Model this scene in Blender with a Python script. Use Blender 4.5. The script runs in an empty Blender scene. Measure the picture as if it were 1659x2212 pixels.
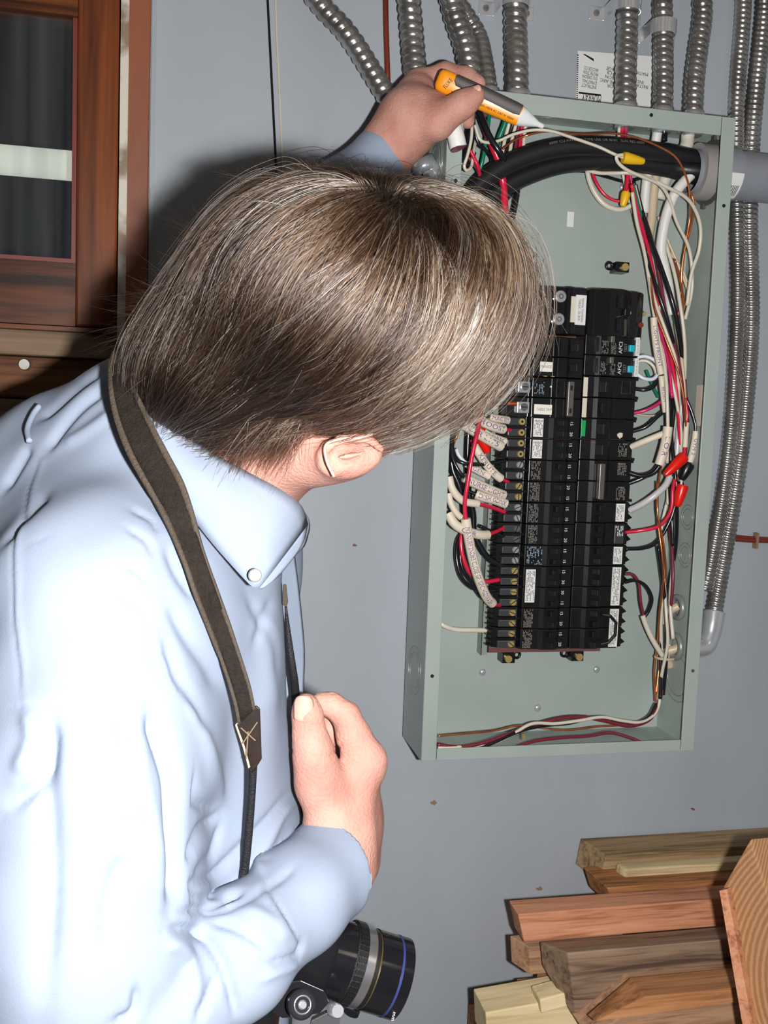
import bpy, bmesh, math, random
import numpy as np
from mathutils import Vector, Matrix
random.seed(7); RNG = np.random.default_rng(7)
SC = bpy.context.scene; COL = SC.collection

# ------------------------------------------------------------------ camera, light, exposure
F = 2150.0
ZT = 1.80                      # height of the panel's top edge
CAM = np.array([-0.3106, -1.2274, ZT - 0.3821])
def _rot(a, b, c):
    ca, sa, cb, sb, cc, sc = math.cos(a), math.sin(a), math.cos(b), math.sin(b), math.cos(c), math.sin(c)
    return (np.array([[ca, -sa, 0], [sa, ca, 0], [0, 0, 1]]) @ np.array([[1, 0, 0], [0, cb, -sb], [0, sb, cb]])
            @ np.array([[cc, 0, sc], [0, 1, 0], [-sc, 0, cc]]))
R = _rot(-0.2207, -0.0910, -0.03727)
RX, RF, RU = R[:, 0], R[:, 1], R[:, 2]
cd = bpy.data.cameras.new('camera'); cam = bpy.data.objects.new('camera', cd); COL.objects.link(cam)
m = Matrix.Identity(4)
for i in range(3):
    m[i][0], m[i][1], m[i][2], m[i][3] = RX[i], RU[i], -RF[i], CAM[i]
cam.matrix_world = m
cd.sensor_fit = 'VERTICAL'; cd.sensor_height = 36.0; cd.lens = 36.0 * F / 2212.0; cd.clip_start = 0.02
SC.camera = cam
SC.view_settings.view_transform = 'Standard'; SC.view_settings.look = 'None'
SC.view_settings.exposure = 0.0; SC.view_settings.gamma = 1.0; SC.view_settings.use_curve_mapping = False
w = bpy.data.worlds.new('world'); SC.world = w; w.use_nodes = True
w.node_tree.nodes['Background'].inputs[0].default_value = (0.80, 0.88, 1.0, 1)
w.node_tree.nodes['Background'].inputs[1].default_value = 0.028
# the camera's own flash, beside the lens
fl = bpy.data.lights.new('flash', 'POINT'); fl.energy = 62.0; fl.shadow_soft_size = 0.012; fl.color = (1.0, 0.985, 0.97)
flo = bpy.data.objects.new('flash', fl); COL.objects.link(flo)
flo.location = Vector(CAM + RX * 0.070 - RU * 0.022 + RF * 0.01)
# dim warm ambient fill added overhead behind the camera, no lamp known there
al = bpy.data.lights.new('ambient_fill', 'AREA'); al.energy = 2.5; al.size = 0.5; al.color = (1.0, 0.9, 0.75)
alo = bpy.data.objects.new('ambient_fill', al); COL.objects.link(alo); alo.location = (0.9, -2.0, 2.45)

# ------------------------------------------------------------------ points
def ray(px, py):
    return RX * ((px - 829.5) / F) - RU * ((py - 1106.0) / F) + RF
def at(px, py, Y):
    """the point of the plane y=Y seen there"""
    d = ray(px, py); t = (Y - CAM[1]) / d[1]
    return CAM + d * t
def dp(px, py, d):
    return CAM + ray(px, py) * d
def pix(p):
    q = (np.asarray(p) - CAM) @ R
    return np.stack([829.5 + F * q[..., 0] / q[..., 1], 1106.0 - F * q[..., 2] / q[..., 1], q[..., 1]], -1)

# ------------------------------------------------------------------ materials
def srgb(r, g, b):
    return tuple(((c / 255) / 12.92 if c / 255 <= .04045 else ((c / 255 + .055) / 1.055) ** 2.4) for c in (r, g, b)) + (1,)
MATS = {}
def mat(name, col, rough=.5, metal=0., spec=.5, col2=None, nscale=40., stretch=(1, 1, 1), bump=0., bscale=None, det=4., coat=0., sss=0., lo=.35, hi=.65, aniso=0.):
    if name in MATS: return MATS[name]
    M = bpy.data.materials.new(name); M.use_nodes = True; nt = M.node_tree; b = nt.nodes['Principled BSDF']
    b.inputs['Base Color'].default_value = col; b.inputs['Roughness'].default_value = rough; b.inputs['Metallic'].default_value = metal
    b.inputs['Specular IOR Level'].default_value = spec; b.inputs['Coat Weight'].default_value = coat
    b.inputs['Coat Roughness'].default_value = .15
    if aniso: b.inputs['Anisotropic'].default_value = aniso
    if sss:
        b.inputs['Subsurface Weight'].default_value = sss; b.inputs['Subsurface Radius'].default_value = (.012, .004, .002); b.inputs['Subsurface Scale'].default_value = 1.0
    if col2 or bump:
        tc = nt.nodes.new('ShaderNodeTexCoord'); mp = nt.nodes.new('ShaderNodeMapping'); mp.inputs['Scale'].default_value = stretch
        nt.links.new(tc.outputs['Object'], mp.inputs[0])
    if col2:
        n = nt.nodes.new('ShaderNodeTexNoise'); n.inputs['Scale'].default_value = nscale; n.inputs['Detail'].default_value = det
        nt.links.new(mp.outputs[0], n.inputs['Vector'])
        cr = nt.nodes.new('ShaderNodeValToRGB'); cr.color_ramp.elements[0].color = col; cr.color_ramp.elements[1].color = col2
        cr.color_ramp.elements[0].position = lo; cr.color_ramp.elements[1].position = hi
        nt.links.new(n.outputs['Fac'], cr.inputs[0]); nt.links.new(cr.outputs[0], b.inputs['Base Color'])
    if bump:
        n2 = nt.nodes.new('ShaderNodeTexNoise'); n2.inputs['Scale'].default_value = bscale or nscale; n2.inputs['Detail'].default_value = 3
        nt.links.new(mp.outputs[0], n2.inputs['Vector'])
        bp = nt.nodes.new('ShaderNodeBump'); bp.inputs['Strength'].default_value = bump; bp.inputs['Distance'].default_value = .002
        nt.links.new(n2.outputs['Fac'], bp.inputs['Height']); nt.links.new(bp.outputs[0], b.inputs['Normal'])
    MATS[name] = M
    return M
def wood(name, c1, c2, dark, axis='X', ring=60., rough=.6, rings=False):
    """grain: stretched noise plus bands"""
    if name in MATS: return MATS[name]
    M = mat(name, c1, rough, spec=.25); nt = M.node_tree; b = nt.nodes['Principled BSDF']
    tc = nt.nodes.new('ShaderNodeTexCoord'); mp = nt.nodes.new('ShaderNodeMapping')
    mp.inputs['Scale'].default_value = {'X': (.06, 1, 1), 'Z': (1, 1, .06), 'Y': (1, .06, 1)}[axis]
    nt.links.new(tc.outputs['Object'], mp.inputs[0])
    n = nt.nodes.new('ShaderNodeTexNoise'); n.inputs['Scale'].default_value = ring * 4; n.inputs['Detail'].default_value = 6; n.inputs['Distortion'].default_value = .8
    nt.links.new(mp.outputs[0], n.inputs['Vector'])
    n3 = nt.nodes.new('ShaderNodeTexNoise'); n3.inputs['Scale'].default_value = ring * .8; n3.inputs['Detail'].default_value = 3
    nt.links.new(mp.outputs[0], n3.inputs['Vector'])
    cr = nt.nodes.new('ShaderNodeValToRGB'); e = cr.color_ramp.elements
    e[0].color = dark; e[0].position = .38; e[1].color = c2; e[1].position = .62
    k = e.new(.48); k.color = c1
    ad = nt.nodes.new('ShaderNodeMath'); ad.operation = 'MULTIPLY_ADD'; ad.inputs[1].default_value = .5
    nt.links.new(n.outputs['Fac'], ad.inputs[0])
    m2 = nt.nodes.new('ShaderNodeMath'); m2.operation = 'MULTIPLY'; m2.inputs[1].default_value = .5
    nt.links.new(n3.outputs['Fac'], m2.inputs[0]); nt.links.new(m2.outputs[0], ad.inputs[2])
    nt.links.new(ad.outputs[0], cr.inputs[0]); nt.links.new(cr.outputs[0], b.inputs['Base Color'])
    if rings:
        wv = nt.nodes.new('ShaderNodeTexWave'); wv.wave_type = 'RINGS'; wv.rings_direction = 'SPHERICAL'; wv.inputs['Scale'].default_value = 95.; wv.inputs['Distortion'].default_value = 1.2; wv.inputs['Detail Scale'].default_value = 2.
        mp2 = nt.nodes.new('ShaderNodeMapping'); mp2.inputs['Location'].default_value = rings
        nt.links.new(tc.outputs['Object'], mp2.inputs[0]); nt.links.new(mp2.outputs[0], wv.inputs['Vector'])
        cr2 = nt.nodes.new('ShaderNodeValToRGB'); cr2.color_ramp.elements[0].color = c1; cr2.color_ramp.elements[1].color = c2; cr2.color_ramp.elements[1].position = .8
        nt.links.new(wv.outputs[0], cr2.inputs[0]); nt.links.new(cr2.outputs[0], b.inputs['Base Color'])
    bp = nt.nodes.new('ShaderNodeBump'); bp.inputs['Strength'].default_value = .25; bp.inputs['Distance'].default_value = .001
    nt.links.new(n.outputs['Fac'], bp.inputs['Height']); nt.links.new(bp.outputs[0], b.inputs['Normal'])
    return M

M_WALL = mat('painted_wall', srgb(148, 154, 161), .55, col2=srgb(163, 169, 176), nscale=3.2, bump=.25, bscale=60, stretch=(1, 1, .35), spec=.35)
M_BOX = mat('grey_enamel', srgb(150, 161, 156), .38, col2=srgb(158, 168, 163), nscale=9, spec=.5)
M_ZINC = mat('zinc_interior', srgb(140, 146, 143), .32, metal=.4, col2=srgb(155, 160, 157), nscale=14)
M_STEEL = mat('galvanised_steel', srgb(190, 188, 186), .27, metal=.88, col2=srgb(150, 147, 142), nscale=25)
M_SHINY = mat('bright_steel', srgb(222, 224, 228), .22, metal=.70)
M_BRASS = mat('brass', srgb(228, 200, 130), .28, metal=.7)
M_COPPER = mat('copper', srgb(230, 140, 90), .25, metal=.75, col2=srgb(190, 100, 55), nscale=30)
M_RUST = mat('dull_copper', srgb(122, 54, 38), .45, metal=.3, spec=.3)
M_PHEN = mat('black_phenolic', srgb(17, 17, 18), .28, spec=.45, col2=srgb(24, 24, 25), nscale=60)
M_DARK = mat('dark_plastic', srgb(12, 12, 13), .45)
M_TERM = mat('smoky_terminal', srgb(72, 74, 76), .22, metal=.35)
M_TIE = mat('handle_tie', srgb(98, 94, 90), .40, metal=.4)
M_GREY = mat('grey_pvc', srgb(122, 126, 136), .42, col2=srgb(134, 137, 145), nscale=12)
M_GREYLT = mat('light_grey_pvc', srgb(150, 146, 143), .5)
M_PAPER = mat('white_paper', srgb(214, 214, 212), .6)
M_CREAM = mat('cream_label', srgb(205, 196, 180), .6)
M_GREEN = mat('green_tag', srgb(25, 150, 85), .4)
M_CYAN = mat('turquoise_button', srgb(20, 165, 180), .35)
M_INK = mat('black_ink', srgb(20, 20, 22), .7, spec=.1)
M_GINK = mat('grey_print', srgb(125, 120, 115), .6, spec=.1)
M_PURP = mat('purple_ink', srgb(95, 70, 130), .7, spec=.1)
M_CABLE = mat('black_rubber', srgb(26, 27, 29), .42, spec=.5, bump=.1, bscale=200)
W_COL = {'black': (24, 25, 30, .2), 'white': (205, 198, 182, .35), 'red': (205, 30, 62, .25), 'magenta': (190, 35, 95, .25), 'maroon': (112, 38, 52, .3),
         'green': (18, 112, 84, .22), 'tan': (196, 178, 150, .4), 'bluewhite': (205, 210, 220, .35)}
W_MAT = {k: mat('insulation_' + k, srgb(*v[:3]), v[3], spec=.55) for k, v in W_COL.items()}
W_MAT['copper'] = M_COPPER
M_YNUT = mat('yellow_nut', srgb(228, 178, 20), .4)
M_RNUT = mat('red_nut', srgb(222, 28, 18), .3)
M_BNUT = mat('black_tape', srgb(18, 18, 19), .3)
M_SLEEVE = mat('marker_sleeve', srgb(214, 203, 184), .5)
M_SLEEVE2 = mat('clear_sleeve', srgb(190, 188, 190), .3)

# ------------------------------------------------------------------ objects
WO = {}
def link(name, verts, faces, m, parent=None, smooth=False):
    V = np.asarray(verts, float).reshape(-1, 3)
    off = WO[parent.name] if parent else np.array([(V[:, 0].min() + V[:, 0].max()) / 2, (V[:, 1].min() + V[:, 1].max()) / 2, V[:, 2].min()])
    V = V - off
    me = bpy.data.meshes.new(name)
    me.from_pydata(V.tolist(), [], [tuple(int(i) for i in f) for f in faces]); me.update()
    o = bpy.data.objects.new(name, me); COL.objects.link(o)
    if m: me.materials.append(m)
    if smooth:
        me.polygons.foreach_set('use_smooth', [True] * len(me.polygons))
    if parent: o.parent = parent
    else: o.location = off
    WO[o.name] = off
    return o
def tag(o, label, cat, group=None, kind=None):
    if label: o['label'] = label
    if cat: o['category'] = cat
    if group: o['group'] = group
    if kind: o['kind'] = kind
    return o
def thing(name, label, cat, group=None, loc=(0, 0, 0)):
    o = bpy.data.objects.new(name, None); COL.objects.link(o); o.empty_display_size = .02
    o.location = Vector([float(c) for c in loc]); WO[o.name] = np.array(loc, float)
    return tag(o, label, cat, group)
def dup(root, delta, label=None, group=None):
    """a copy of a thing with copies of its parts and sub-parts, moved by delta"""
    r = root.copy(); COL.objects.link(r); r.location = Vector(root.location) + Vector([float(c) for c in delta]); WO[r.name] = WO[root.name] + np.array(delta)
    if label: r['label'] = label
    if group: r['group'] = group
    for ch in list(root.children):
        c = ch.copy(); COL.objects.link(c); c.parent = r; WO[c.name] = WO[r.name]
        for g in list(ch.children):
            d = g.copy(); COL.objects.link(d); d.parent = c; WO[d.name] = WO[r.name]
    return r
def struct(o): o['kind'] = 'structure'; return o
class MB:
    """collects shapes into one mesh"""
    def __init__(s): s.v = []; s.f = []; s.n = 0
    def add(s, v, f):
        v = np.asarray(v, float); s.v.append(v); s.f += [tuple(i + s.n for i in q) for q in f]; s.n += len(v); return s
    def box(s, a, b):
        a, b = np.minimum(a, b), np.maximum(a, b)
        v = [(x, y, z) for x in (a[0], b[0]) for y in (a[1], b[1]) for z in (a[2], b[2])]
        return s.add(v, [(0, 1, 3, 2), (4, 6, 7, 5), (0, 4, 5, 1), (2, 3, 7, 6), (0, 2, 6, 4), (1, 5, 7, 3)])
    def prism(s, poly, ext):
        p = np.asarray(poly, float); n = len(p); ext = np.asarray(ext, float)
        v = np.vstack([p, p + ext])
        return s.add(v, [tuple(range(n)), tuple(range(2 * n - 1, n - 1, -1))] + [(i, i + n, (i + 1) % n + n, (i + 1) % n) for i in range(n)])
    def cyl(s, a, b, r, r2=None, n=20):
        return s.tube([a, b], [r, r if r2 is None else r2], n)
    def tube(s, pts, rad, n=8, cap=True, flat=None):
        P = np.asarray(pts, float); k = len(P); rad = np.broadcast_to(np.asarray(rad, float), (k,))
        T = np.gradient(P, axis=0) if k > 2 else np.repeat((P[-1:] - P[:1]), k, 0)
        T /= np.linalg.norm(T, axis=1)[:, None] + 1e-12
        up = np.array([0, 0, 1.]) if abs(T[0][2]) < .9 else np.array([1., 0, 0])
        N = np.cross(T[0], up); N /= np.linalg.norm(N); Ns = []
        for i in range(k):
            N = N - T[i] * N.dot(T[i]); N /= np.linalg.norm(N) + 1e-12; Ns.append(N)
        Ns = np.array(Ns); B = np.cross(T, Ns)
        an = np.arange(n) * 2 * math.pi / n
        V = (P[:, None] + rad[:, None, None] * (np.cos(an)[None, :, None] * Ns[:, None] + np.sin(an)[None, :, None] * B[:, None])).reshape(-1, 3)
        fs = []
        for i in range(k - 1):
            for j in range(n):
                a = i * n + j; b = i * n + (j + 1) % n
                fs.append((a, b, b + n, a + n))
        if cap: fs += [tuple(range(n - 1, -1, -1)), tuple((k - 1) * n + j for j in range(n))]
        return s.add(V, fs)
    def obj(s, name, m, parent=None, smooth=False):
        return link(name, np.vstack(s.v), s.f, m, parent, smooth)
def soften(o, w=.001, seg=2):
    b = o.modifiers.new('bevel', 'BEVEL'); b.width = w; b.segments = seg; b.limit_method = 'ANGLE'; b.angle_limit = .6
    return o
def autosmooth(o, ang=40):
    me = o.data; bm = bmesh.new(); bm.from_mesh(me); bmesh.ops.recalc_face_normals(bm, faces=bm.faces)
    for e in bm.edges:
        if len(e.link_faces) == 2 and e.calc_face_angle(0) > math.radians(ang): e.smooth = False
    for f in bm.faces: f.smooth = True
    bm.to_mesh(me); bm.free(); return o
def spline(P, per=10):
    P = np.asarray(P, float)
    if len(P) == 2: return P[0] + (P[1] - P[0]) * np.linspace(0, 1, 4)[:, None]
    Q = np.vstack([2 * P[0] - P[1], P, 2 * P[-1] - P[-2]]); out = []
    for i in range(1, len(Q) - 2):
        t = np.linspace(0, 1, per, endpoint=False)[:, None]; a, b, c, d = Q[i - 1:i + 3]
        out.append(.5 * ((2 * b) + (c - a) * t + (2 * a - 5 * b + 4 * c - d) * t * t + (3 * b - a - 3 * c + d) * t ** 3))
    out.append(Q[-2][None]); return np.vstack(out)
def pxs(pts, Y=None):
    return [at(p[0], p[1], p[2] if len(p) > 2 else Y) for p in pts]

_font = {}
def text_geo(s, size):
    key = (s, size)
    if key not in _font:
        c = bpy.data.curves.new('t', 'FONT'); c.body = s; c.size = size; c.resolution_u = 2; c.align_x = 'CENTER'; c.align_y = 'CENTER'
        o = bpy.data.objects.new('t', c); COL.objects.link(o); dg = bpy.context.evaluated_depsgraph_get()
        me = o.evaluated_get(dg).to_mesh(); V = np.array([v.co for v in me.vertices]) if len(me.vertices) else np.zeros((0, 3)); Fc = [tuple(p.vertices) for p in me.polygons]
        o.evaluated_get(dg).to_mesh_clear(); bpy.data.objects.remove(o); bpy.data.curves.remove(c); _font[key] = (V, Fc)
    return _font[key]
def text(name, s, size, o, u, v, m, parent, off=.0004, width=None):
    """flat lettering centred on o, reading along u, upright along v"""
    V, Fc = text_geo(s, size); V = V.copy()
    if not len(V): return
    if width: V[:, 0] *= width / (np.ptp(V[:, 0]) + 1e-9)
    u = np.asarray(u, float); v = np.asarray(v, float); u = u / np.linalg.norm(u); v = v - u * v.dot(u); v /= np.linalg.norm(v); n = np.cross(u, v)
    P = np.asarray(o) + V[:, :1] * u + V[:, 1:2] * v + n * off
    return link(name, P, Fc, m, parent)
# ================================================================== THE SETTING
xT = at(258, 300, 0)[0]                       # left edge of the trim board
XR, XLf, YB = 1.6, -2.2, -3.2
struct(MB().box((xT, 0, 0), (XR, .05, 2.6)).obj('wall_back', M_WALL))
M_FLOOR = mat('concrete_floor', srgb(110, 106, 100), .8, col2=srgb(90, 86, 82), nscale=6)
struct(MB().box((XLf, YB, -.05), (XR, .9, 0)).obj('floor', M_FLOOR))
struct(MB().box((XLf, YB, 2.6), (XR, .9, 2.65)).obj('ceiling', mat('ceiling_boards', srgb(120, 110, 98), .8)))
struct(MB().box((XR, YB, 0), (XR + .05, .05, 2.6)).obj('wall_right', M_WALL))
# seam between two sheets of the wall, and a cord beside it
tag(MB().tube([at(575, -60, -.0010), at(597, 375, -.0010)], .0016, 6).obj('wall_seam', M_DARK), None, None, kind='structure')
tag(MB().tube(spline(pxs([(594, -60), (597, 60), (602, 170), (607, 280), (612, 380)], -.003), 6), .0009, 6).obj('thin_cord', mat('cord', srgb(200, 190, 160), .7)),
    'thin pale cord hanging down the grey wall beside the dark wall seam', 'cord')
# flecks on the wall
M_FLECK = mat('dried_drip', srgb(130, 108, 88), .8); M_FLECK2 = mat('rust_fleck', srgb(120, 70, 55), .8)
for i, (px, py, r, mm, lb) in enumerate([(937, 1734, 7, M_FLECK, 'small brown crust on the wall below the panel, right of the lower hand'),
        (1496, 1747, 4, M_FLECK2, 'tiny rust spot on the wall above the stacked timber'), (1165, 1920, 6, M_FLECK, 'pale brown drip mark on the wall above the salmon board'),
        (766, 1178, 4, M_FLECK2, 'tiny rust fleck on the wall left of the panel, below the ear')]):
    c = at(px, py, 0); rr = r * .00057; n = 9; P = []
    for k in range(n):
        a = k / n * 2 * math.pi; q = rr * random.uniform(.5, 1.2); P.append(c + np.array([math.cos(a) * q * 1.5, 0, math.sin(a) * q]))
    tag(MB().prism(P, (0, -.0012, 0)).obj('wall_fleck', mm), lb, 'mark')

# ---- trim board and the old window
M_TRIM = mat('rust_trim', srgb(146, 84, 52), .5, col2=srgb(112, 62, 42), nscale=7, stretch=(1, 1, .3), bump=.3, bscale=70)
M_TRIMW = mat('scraped_paint', srgb(196, 190, 176), .7, col2=srgb(130, 110, 92), nscale=28, lo=.45, hi=.62)
M_OLD = wood('old_dark_wood', srgb(84, 42, 20), srgb(120, 62, 28), srgb(20, 11, 8), 'Z', 15., .42)
M_OLDX = wood('old_dark_rail', srgb(70, 36, 18), srgb(118, 66, 30), srgb(16, 9, 7), 'X', 15., .42)
M_BARN = wood('grey_barn_beam', srgb(112, 92, 74), srgb(134, 112, 92), srgb(66, 50, 40), 'X', 20., .75)
M_BARN2 = wood('brown_barn_beam', srgb(84, 54, 36), srgb(112, 76, 50), srgb(36, 22, 16), 'X', 30., .75)
zt = 2.55
Yt = -.022
xa, xb = at(266, 300, Yt)[0], at(322, 300, Yt)[0]
z_b = at(290, 690, Yt)[2] - .06
tr = struct(MB().box((xa, Yt, z_b - .9), (xb, .01, zt)).obj('trim_1', M_TRIM)); soften(tr, .0015)
struct(MB().box((xa - .004, Yt - .0015, z_b - .9), (xa + .005, .01, zt)).obj('trim_2', M_TRIMW))
struct(MB().box((xb + .001, -.006, z_b - .9), (xb + .006, .01, zt)).obj('trim_3', M_WALL))
Yf = -.002
def rz(py, Y=Yf, px=80): return at(px, py, Y)[2]
x_st0, x_st1 = at(166, 280, Yf)[0], xa - .006
xL = -1.35
zg0, zg1 = rz(563), rz(22)
zf0 = rz(700)
win = struct(MB().box((x_st0, Yf, zf0), (x_st1, .045, zt)).obj('window_1', M_OLD)); soften(win, .003)
fr = MB().box((xL, Yf + .002, zg1), (x_st0, .045, zg1 + .10)).obj('window_rail', M_OLDX, win)
fr = MB().box((xL, Yf + .001, zf0), (x_st0, .045, zg0), ).obj('window_rail', M_OLDX, win)
MB().box((xL - .06, Yf, zf0), (xL, .045, zt)).obj('window_stile', M_OLD, win)
# putty bead round the pane
bead = MB().box((x_st0 - .006, .008, zg0), (x_st0, .03, zg1)).box((xL, .008, zg0), (x_st0 - .006, .03, zg0 + .006)).obj('glazing_bead', mat('red_bead', srgb(110, 42, 32), .5), win)
# glass: dusty thin sheet
G = bpy.data.materials.new('window_glass'); G.use_nodes = True; nt = G.node_tree; nt.nodes.clear()
out = nt.nodes.new('ShaderNodeOutputMaterial'); tp = nt.nodes.new('ShaderNodeBsdfTransparent'); gl = nt.nodes.new('ShaderNodeBsdfGlossy'); df = nt.nodes.new('ShaderNodeBsdfDiffuse')
tp.inputs[0].default_value = (.82, .86, .86, 1); gl.inputs['Roughness'].default_value = .02; df.inputs[0].default_value = srgb(105, 108, 112)
frn = nt.nodes.new('ShaderNodeFresnel'); frn.inputs[0].default_value = 1.5
m1 = nt.nodes.new('ShaderNodeMixShader'); m2 = nt.nodes.new('ShaderNodeMixShader')
nz = nt.nodes.new('ShaderNodeTexNoise'); nz.inputs['Scale'].default_value = 7; tcn = nt.nodes.new('ShaderNodeTexCoord'); mpn = nt.nodes.new('ShaderNodeMapping'); mpn.inputs['Scale'].default_value = (6, 1, .25)
nt.links.new(tcn.outputs['Object'], mpn.inputs[0]); nt.links.new(mpn.outputs[0], nz.inputs['Vector'])
mr = nt.nodes.new('ShaderNodeMapRange'); mr.inputs[1].default_value = .35; mr.inputs[2].default_value = .75; mr.inputs[3].default_value = .05; mr.inputs[4].default_value = .22
nt.links.new(nz.outputs['Fac'], mr.inputs[0]); nt.links.new(mr.outputs[0], m1.inputs[0]); nt.links.new(tp.outputs[0], m1.inputs[1]); nt.links.new(df.outputs[0], m1.inputs[2])
nt.links.new(frn.outputs[0], m2.inputs[0]); nt.links.new(m1.outputs[0], m2.inputs[1]); nt.links.new(gl.outputs[0], m2.inputs[2]); nt.links.new(m2.outputs[0], out.inputs[0])
MB().box((xL, .017, zg0 - .004), (x_st0, .020, zg1 + .004)).obj('window_pane', G, win)
# the dark space behind the window; glowing bar added for a bright band of light
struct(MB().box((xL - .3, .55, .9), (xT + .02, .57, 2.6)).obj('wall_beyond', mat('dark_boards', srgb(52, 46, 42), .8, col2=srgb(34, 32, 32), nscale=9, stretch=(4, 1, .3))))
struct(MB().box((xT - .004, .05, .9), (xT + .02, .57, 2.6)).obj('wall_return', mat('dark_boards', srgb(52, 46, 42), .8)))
EM = mat('bar_glow', srgb(230, 225, 210), .3); EM.node_tree.nodes['Principled BSDF'].inputs['Emission Color'].default_value = (1, .95, .82, 1); EM.node_tree.nodes['Principled BSDF'].inputs['Emission Strength'].default_value = .85
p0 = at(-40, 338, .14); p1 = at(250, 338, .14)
tag(MB().cyl((xL - .2, .14, p0[2]), (xT, .14, p0[2] - .002), .0185, n=28).obj('glowing_bar', EM, None, True),
    'glowing white bar behind the old window pane, standing in for a bright band of light', 'glowing bar')
# timbers below the window
zb1, zb2, zb3 = rz(712, -.01), rz(768, -.01), rz(862, -.01)
struct(MB().box((xL - .1, -.012, zb1 - .0), (xa - .006, .05, zf0 - .002)).obj('trim_4', M_OLDX))
struct(soften(MB().box((xL - .1, -.004, zb2), (xa - .006, .06, zb1)).obj('wall_beam', M_BARN), .004))
struct(soften(MB().box((xL - .1, .004, zb3), (xa - .006, .06, zb2 - .001)).obj('wall_beam', M_BARN2), .004))
struct(soften(MB().box((xL - .1, .000, zb3 - .2), (xa - .006, .06, zb3 - .001)).obj('wall_beam', M_BARN), .004))
struct(MB().box((xL - .1, .002, 0), (xa - .006, .06, zb3 - .201)).obj('wall_left', M_WALL))
b_ = at(55, 788, .004)
tag(MB().cyl(b_, b_ + np.array([0, -.012, 0]), .0075, .006, 14).obj('beam_bolt', M_STEEL, None, False), 'pale round bolt head in the brown beam below the window', 'bolt')

# ================================================================== THE PANEL BOX
W, H, D = .362, .789, .098
t = .0016
ori = thing('breaker_panel_box', 'open grey-green metal breaker panel box mounted on the wall', 'panel box', loc=(W / 2, 0, ZT - H))
z0, z1 = ZT - H, ZT
MB().box((0, -.003, z0), (W, -.0006, z1)).obj('back_plate', M_BOX, ori)
MB().box((0, -D, z0), (t, -.0006, z1)).obj('side_wall', M_BOX, ori)
MB().box((W - t, -D, z0), (W, -.0006, z1)).obj('side_wall', M_BOX, ori)
MB().box((t, -D, z1 - t), (W - t, -.0006, z1)).obj('top_wall', M_BOX, ori)
MB().box((t, -D, z0), (W - t, -.0006, z0 + t)).obj('bottom_wall', M_BOX, ori)
fw, fh, fb = .0185, .0225, .0150
soften(MB().box((0, -D - t, z0), (fw, -D, z1)).obj('front_flange', M_BOX, ori), .0012)
soften(MB().box((W - fw, -D - t, z0), (W, -D, z1)).obj('front_flange', M_BOX, ori), .0012)
soften(MB().box((fw + .0006, -D - t, z1 - fh), (W - fw - .0006, -D, z1)).obj('front_flange', M_BOX, ori), .0012)
soften(MB().box((fw + .0006, -D - t, z0), (W - fw - .0006, -D, z0 + fb)).obj('front_flange', M_BOX, ori), .0012)
# inner skins of bare zinc-coated steel on the side walls
def ring(c, ax, r, w=.0006):
    a = np.arange(40) / 40 * 2 * math.pi
    e = {'x': (np.array([0, 1, 0]), np.array([0, 0, 1])), 'z': (np.array([1, 0, 0]), np.array([0, 1, 0])), 'y': (np.array([1, 0, 0]), np.array([0, 0, 1]))}[ax]
    P = np.asarray(c) + r * (np.cos(a)[:, None] * e[0] + np.sin(a)[:, None] * e[1]); return np.vstack([P, P[:1]])
def knock(c, ax, rr, par=ori):
    mb = MB()
    for r in rr: mb.tube(ring(c, ax, r), .0006, 5, cap=False)
    return mb.obj('knockout', M_ZINC, par, True)
cz = at(893, 1500, -.05)
knock((-.0002, -.05, z0 + .10), 'x', (.030, .022)); knock((-.0002, -.05, z1 - .075), 'x', (.034, .028, .020))
knock((W - t - .0003, -.05, z0 + .085), 'x', (.034, .026)); knock((W - t - .0003, -.05, at(1475, 1150, -.05)[2] + .02), 'x', (.016, .011))
knock((W - t - .0003, -.05, at(1475, 1150, -.05)[2] - .03), 'x', (.016, .011))
knock((.14, -.05, z1 - t - .0003), 'z', (.022, .016)); knock((.20, -.05, z1 + .0002), 'z', (.012,))
for (x, z) in ((.009, z0 + .105), (.353, z1 - .105), (.353, z0 + .105), (.012, z1 - .105), (.25, z1 - .008)):
    o = MB().cyl((x, -D - t - .0006, z), (x, -D + .0002, z), .0022, n=12).obj('screw_hole', M_DARK if z > z0 + .2 or x < .1 else M_TIE, ori)
# raised mounting plate (interior pan) edge and small embossed dots
for (px, py) in ((1203, 598), (1220, 598), (1245, 603)):
    c = at(px, py, -.003); MB().cyl(c, c + np.array([0, -.0006, 0]), .0022, n=12).obj('dimple', M_BOX, ori)

def box_screw(px, py, label):
    c = at(px, py, -.003); r = .0052; mb = MB(); P = []; rad = []
    for k in range(7):
        a = k / 6 * math.pi / 2; P.append(c + np.array([0, -.0036 * math.sin(a), 0])); rad.append(max(r * math.cos(a), .0002))
    o = tag(mb.tube(P, rad, 18).obj('pan_head_screw', M_SHINY, None, True), label, 'screw', 'mounting screws in the back of the panel')
    return o
box_screw(1042, 1452, 'round silver screw in the panel back, below the left bus bracket')
box_screw(1288, 1446, 'round silver screw in the panel back, below the right bus bracket')
box_screw(1161, 1529, 'lowest round silver screw, centred in the bottom of the panel back')
box_screw(1345, 404, 'round silver screw beside the upright yellow wire nut')

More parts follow.
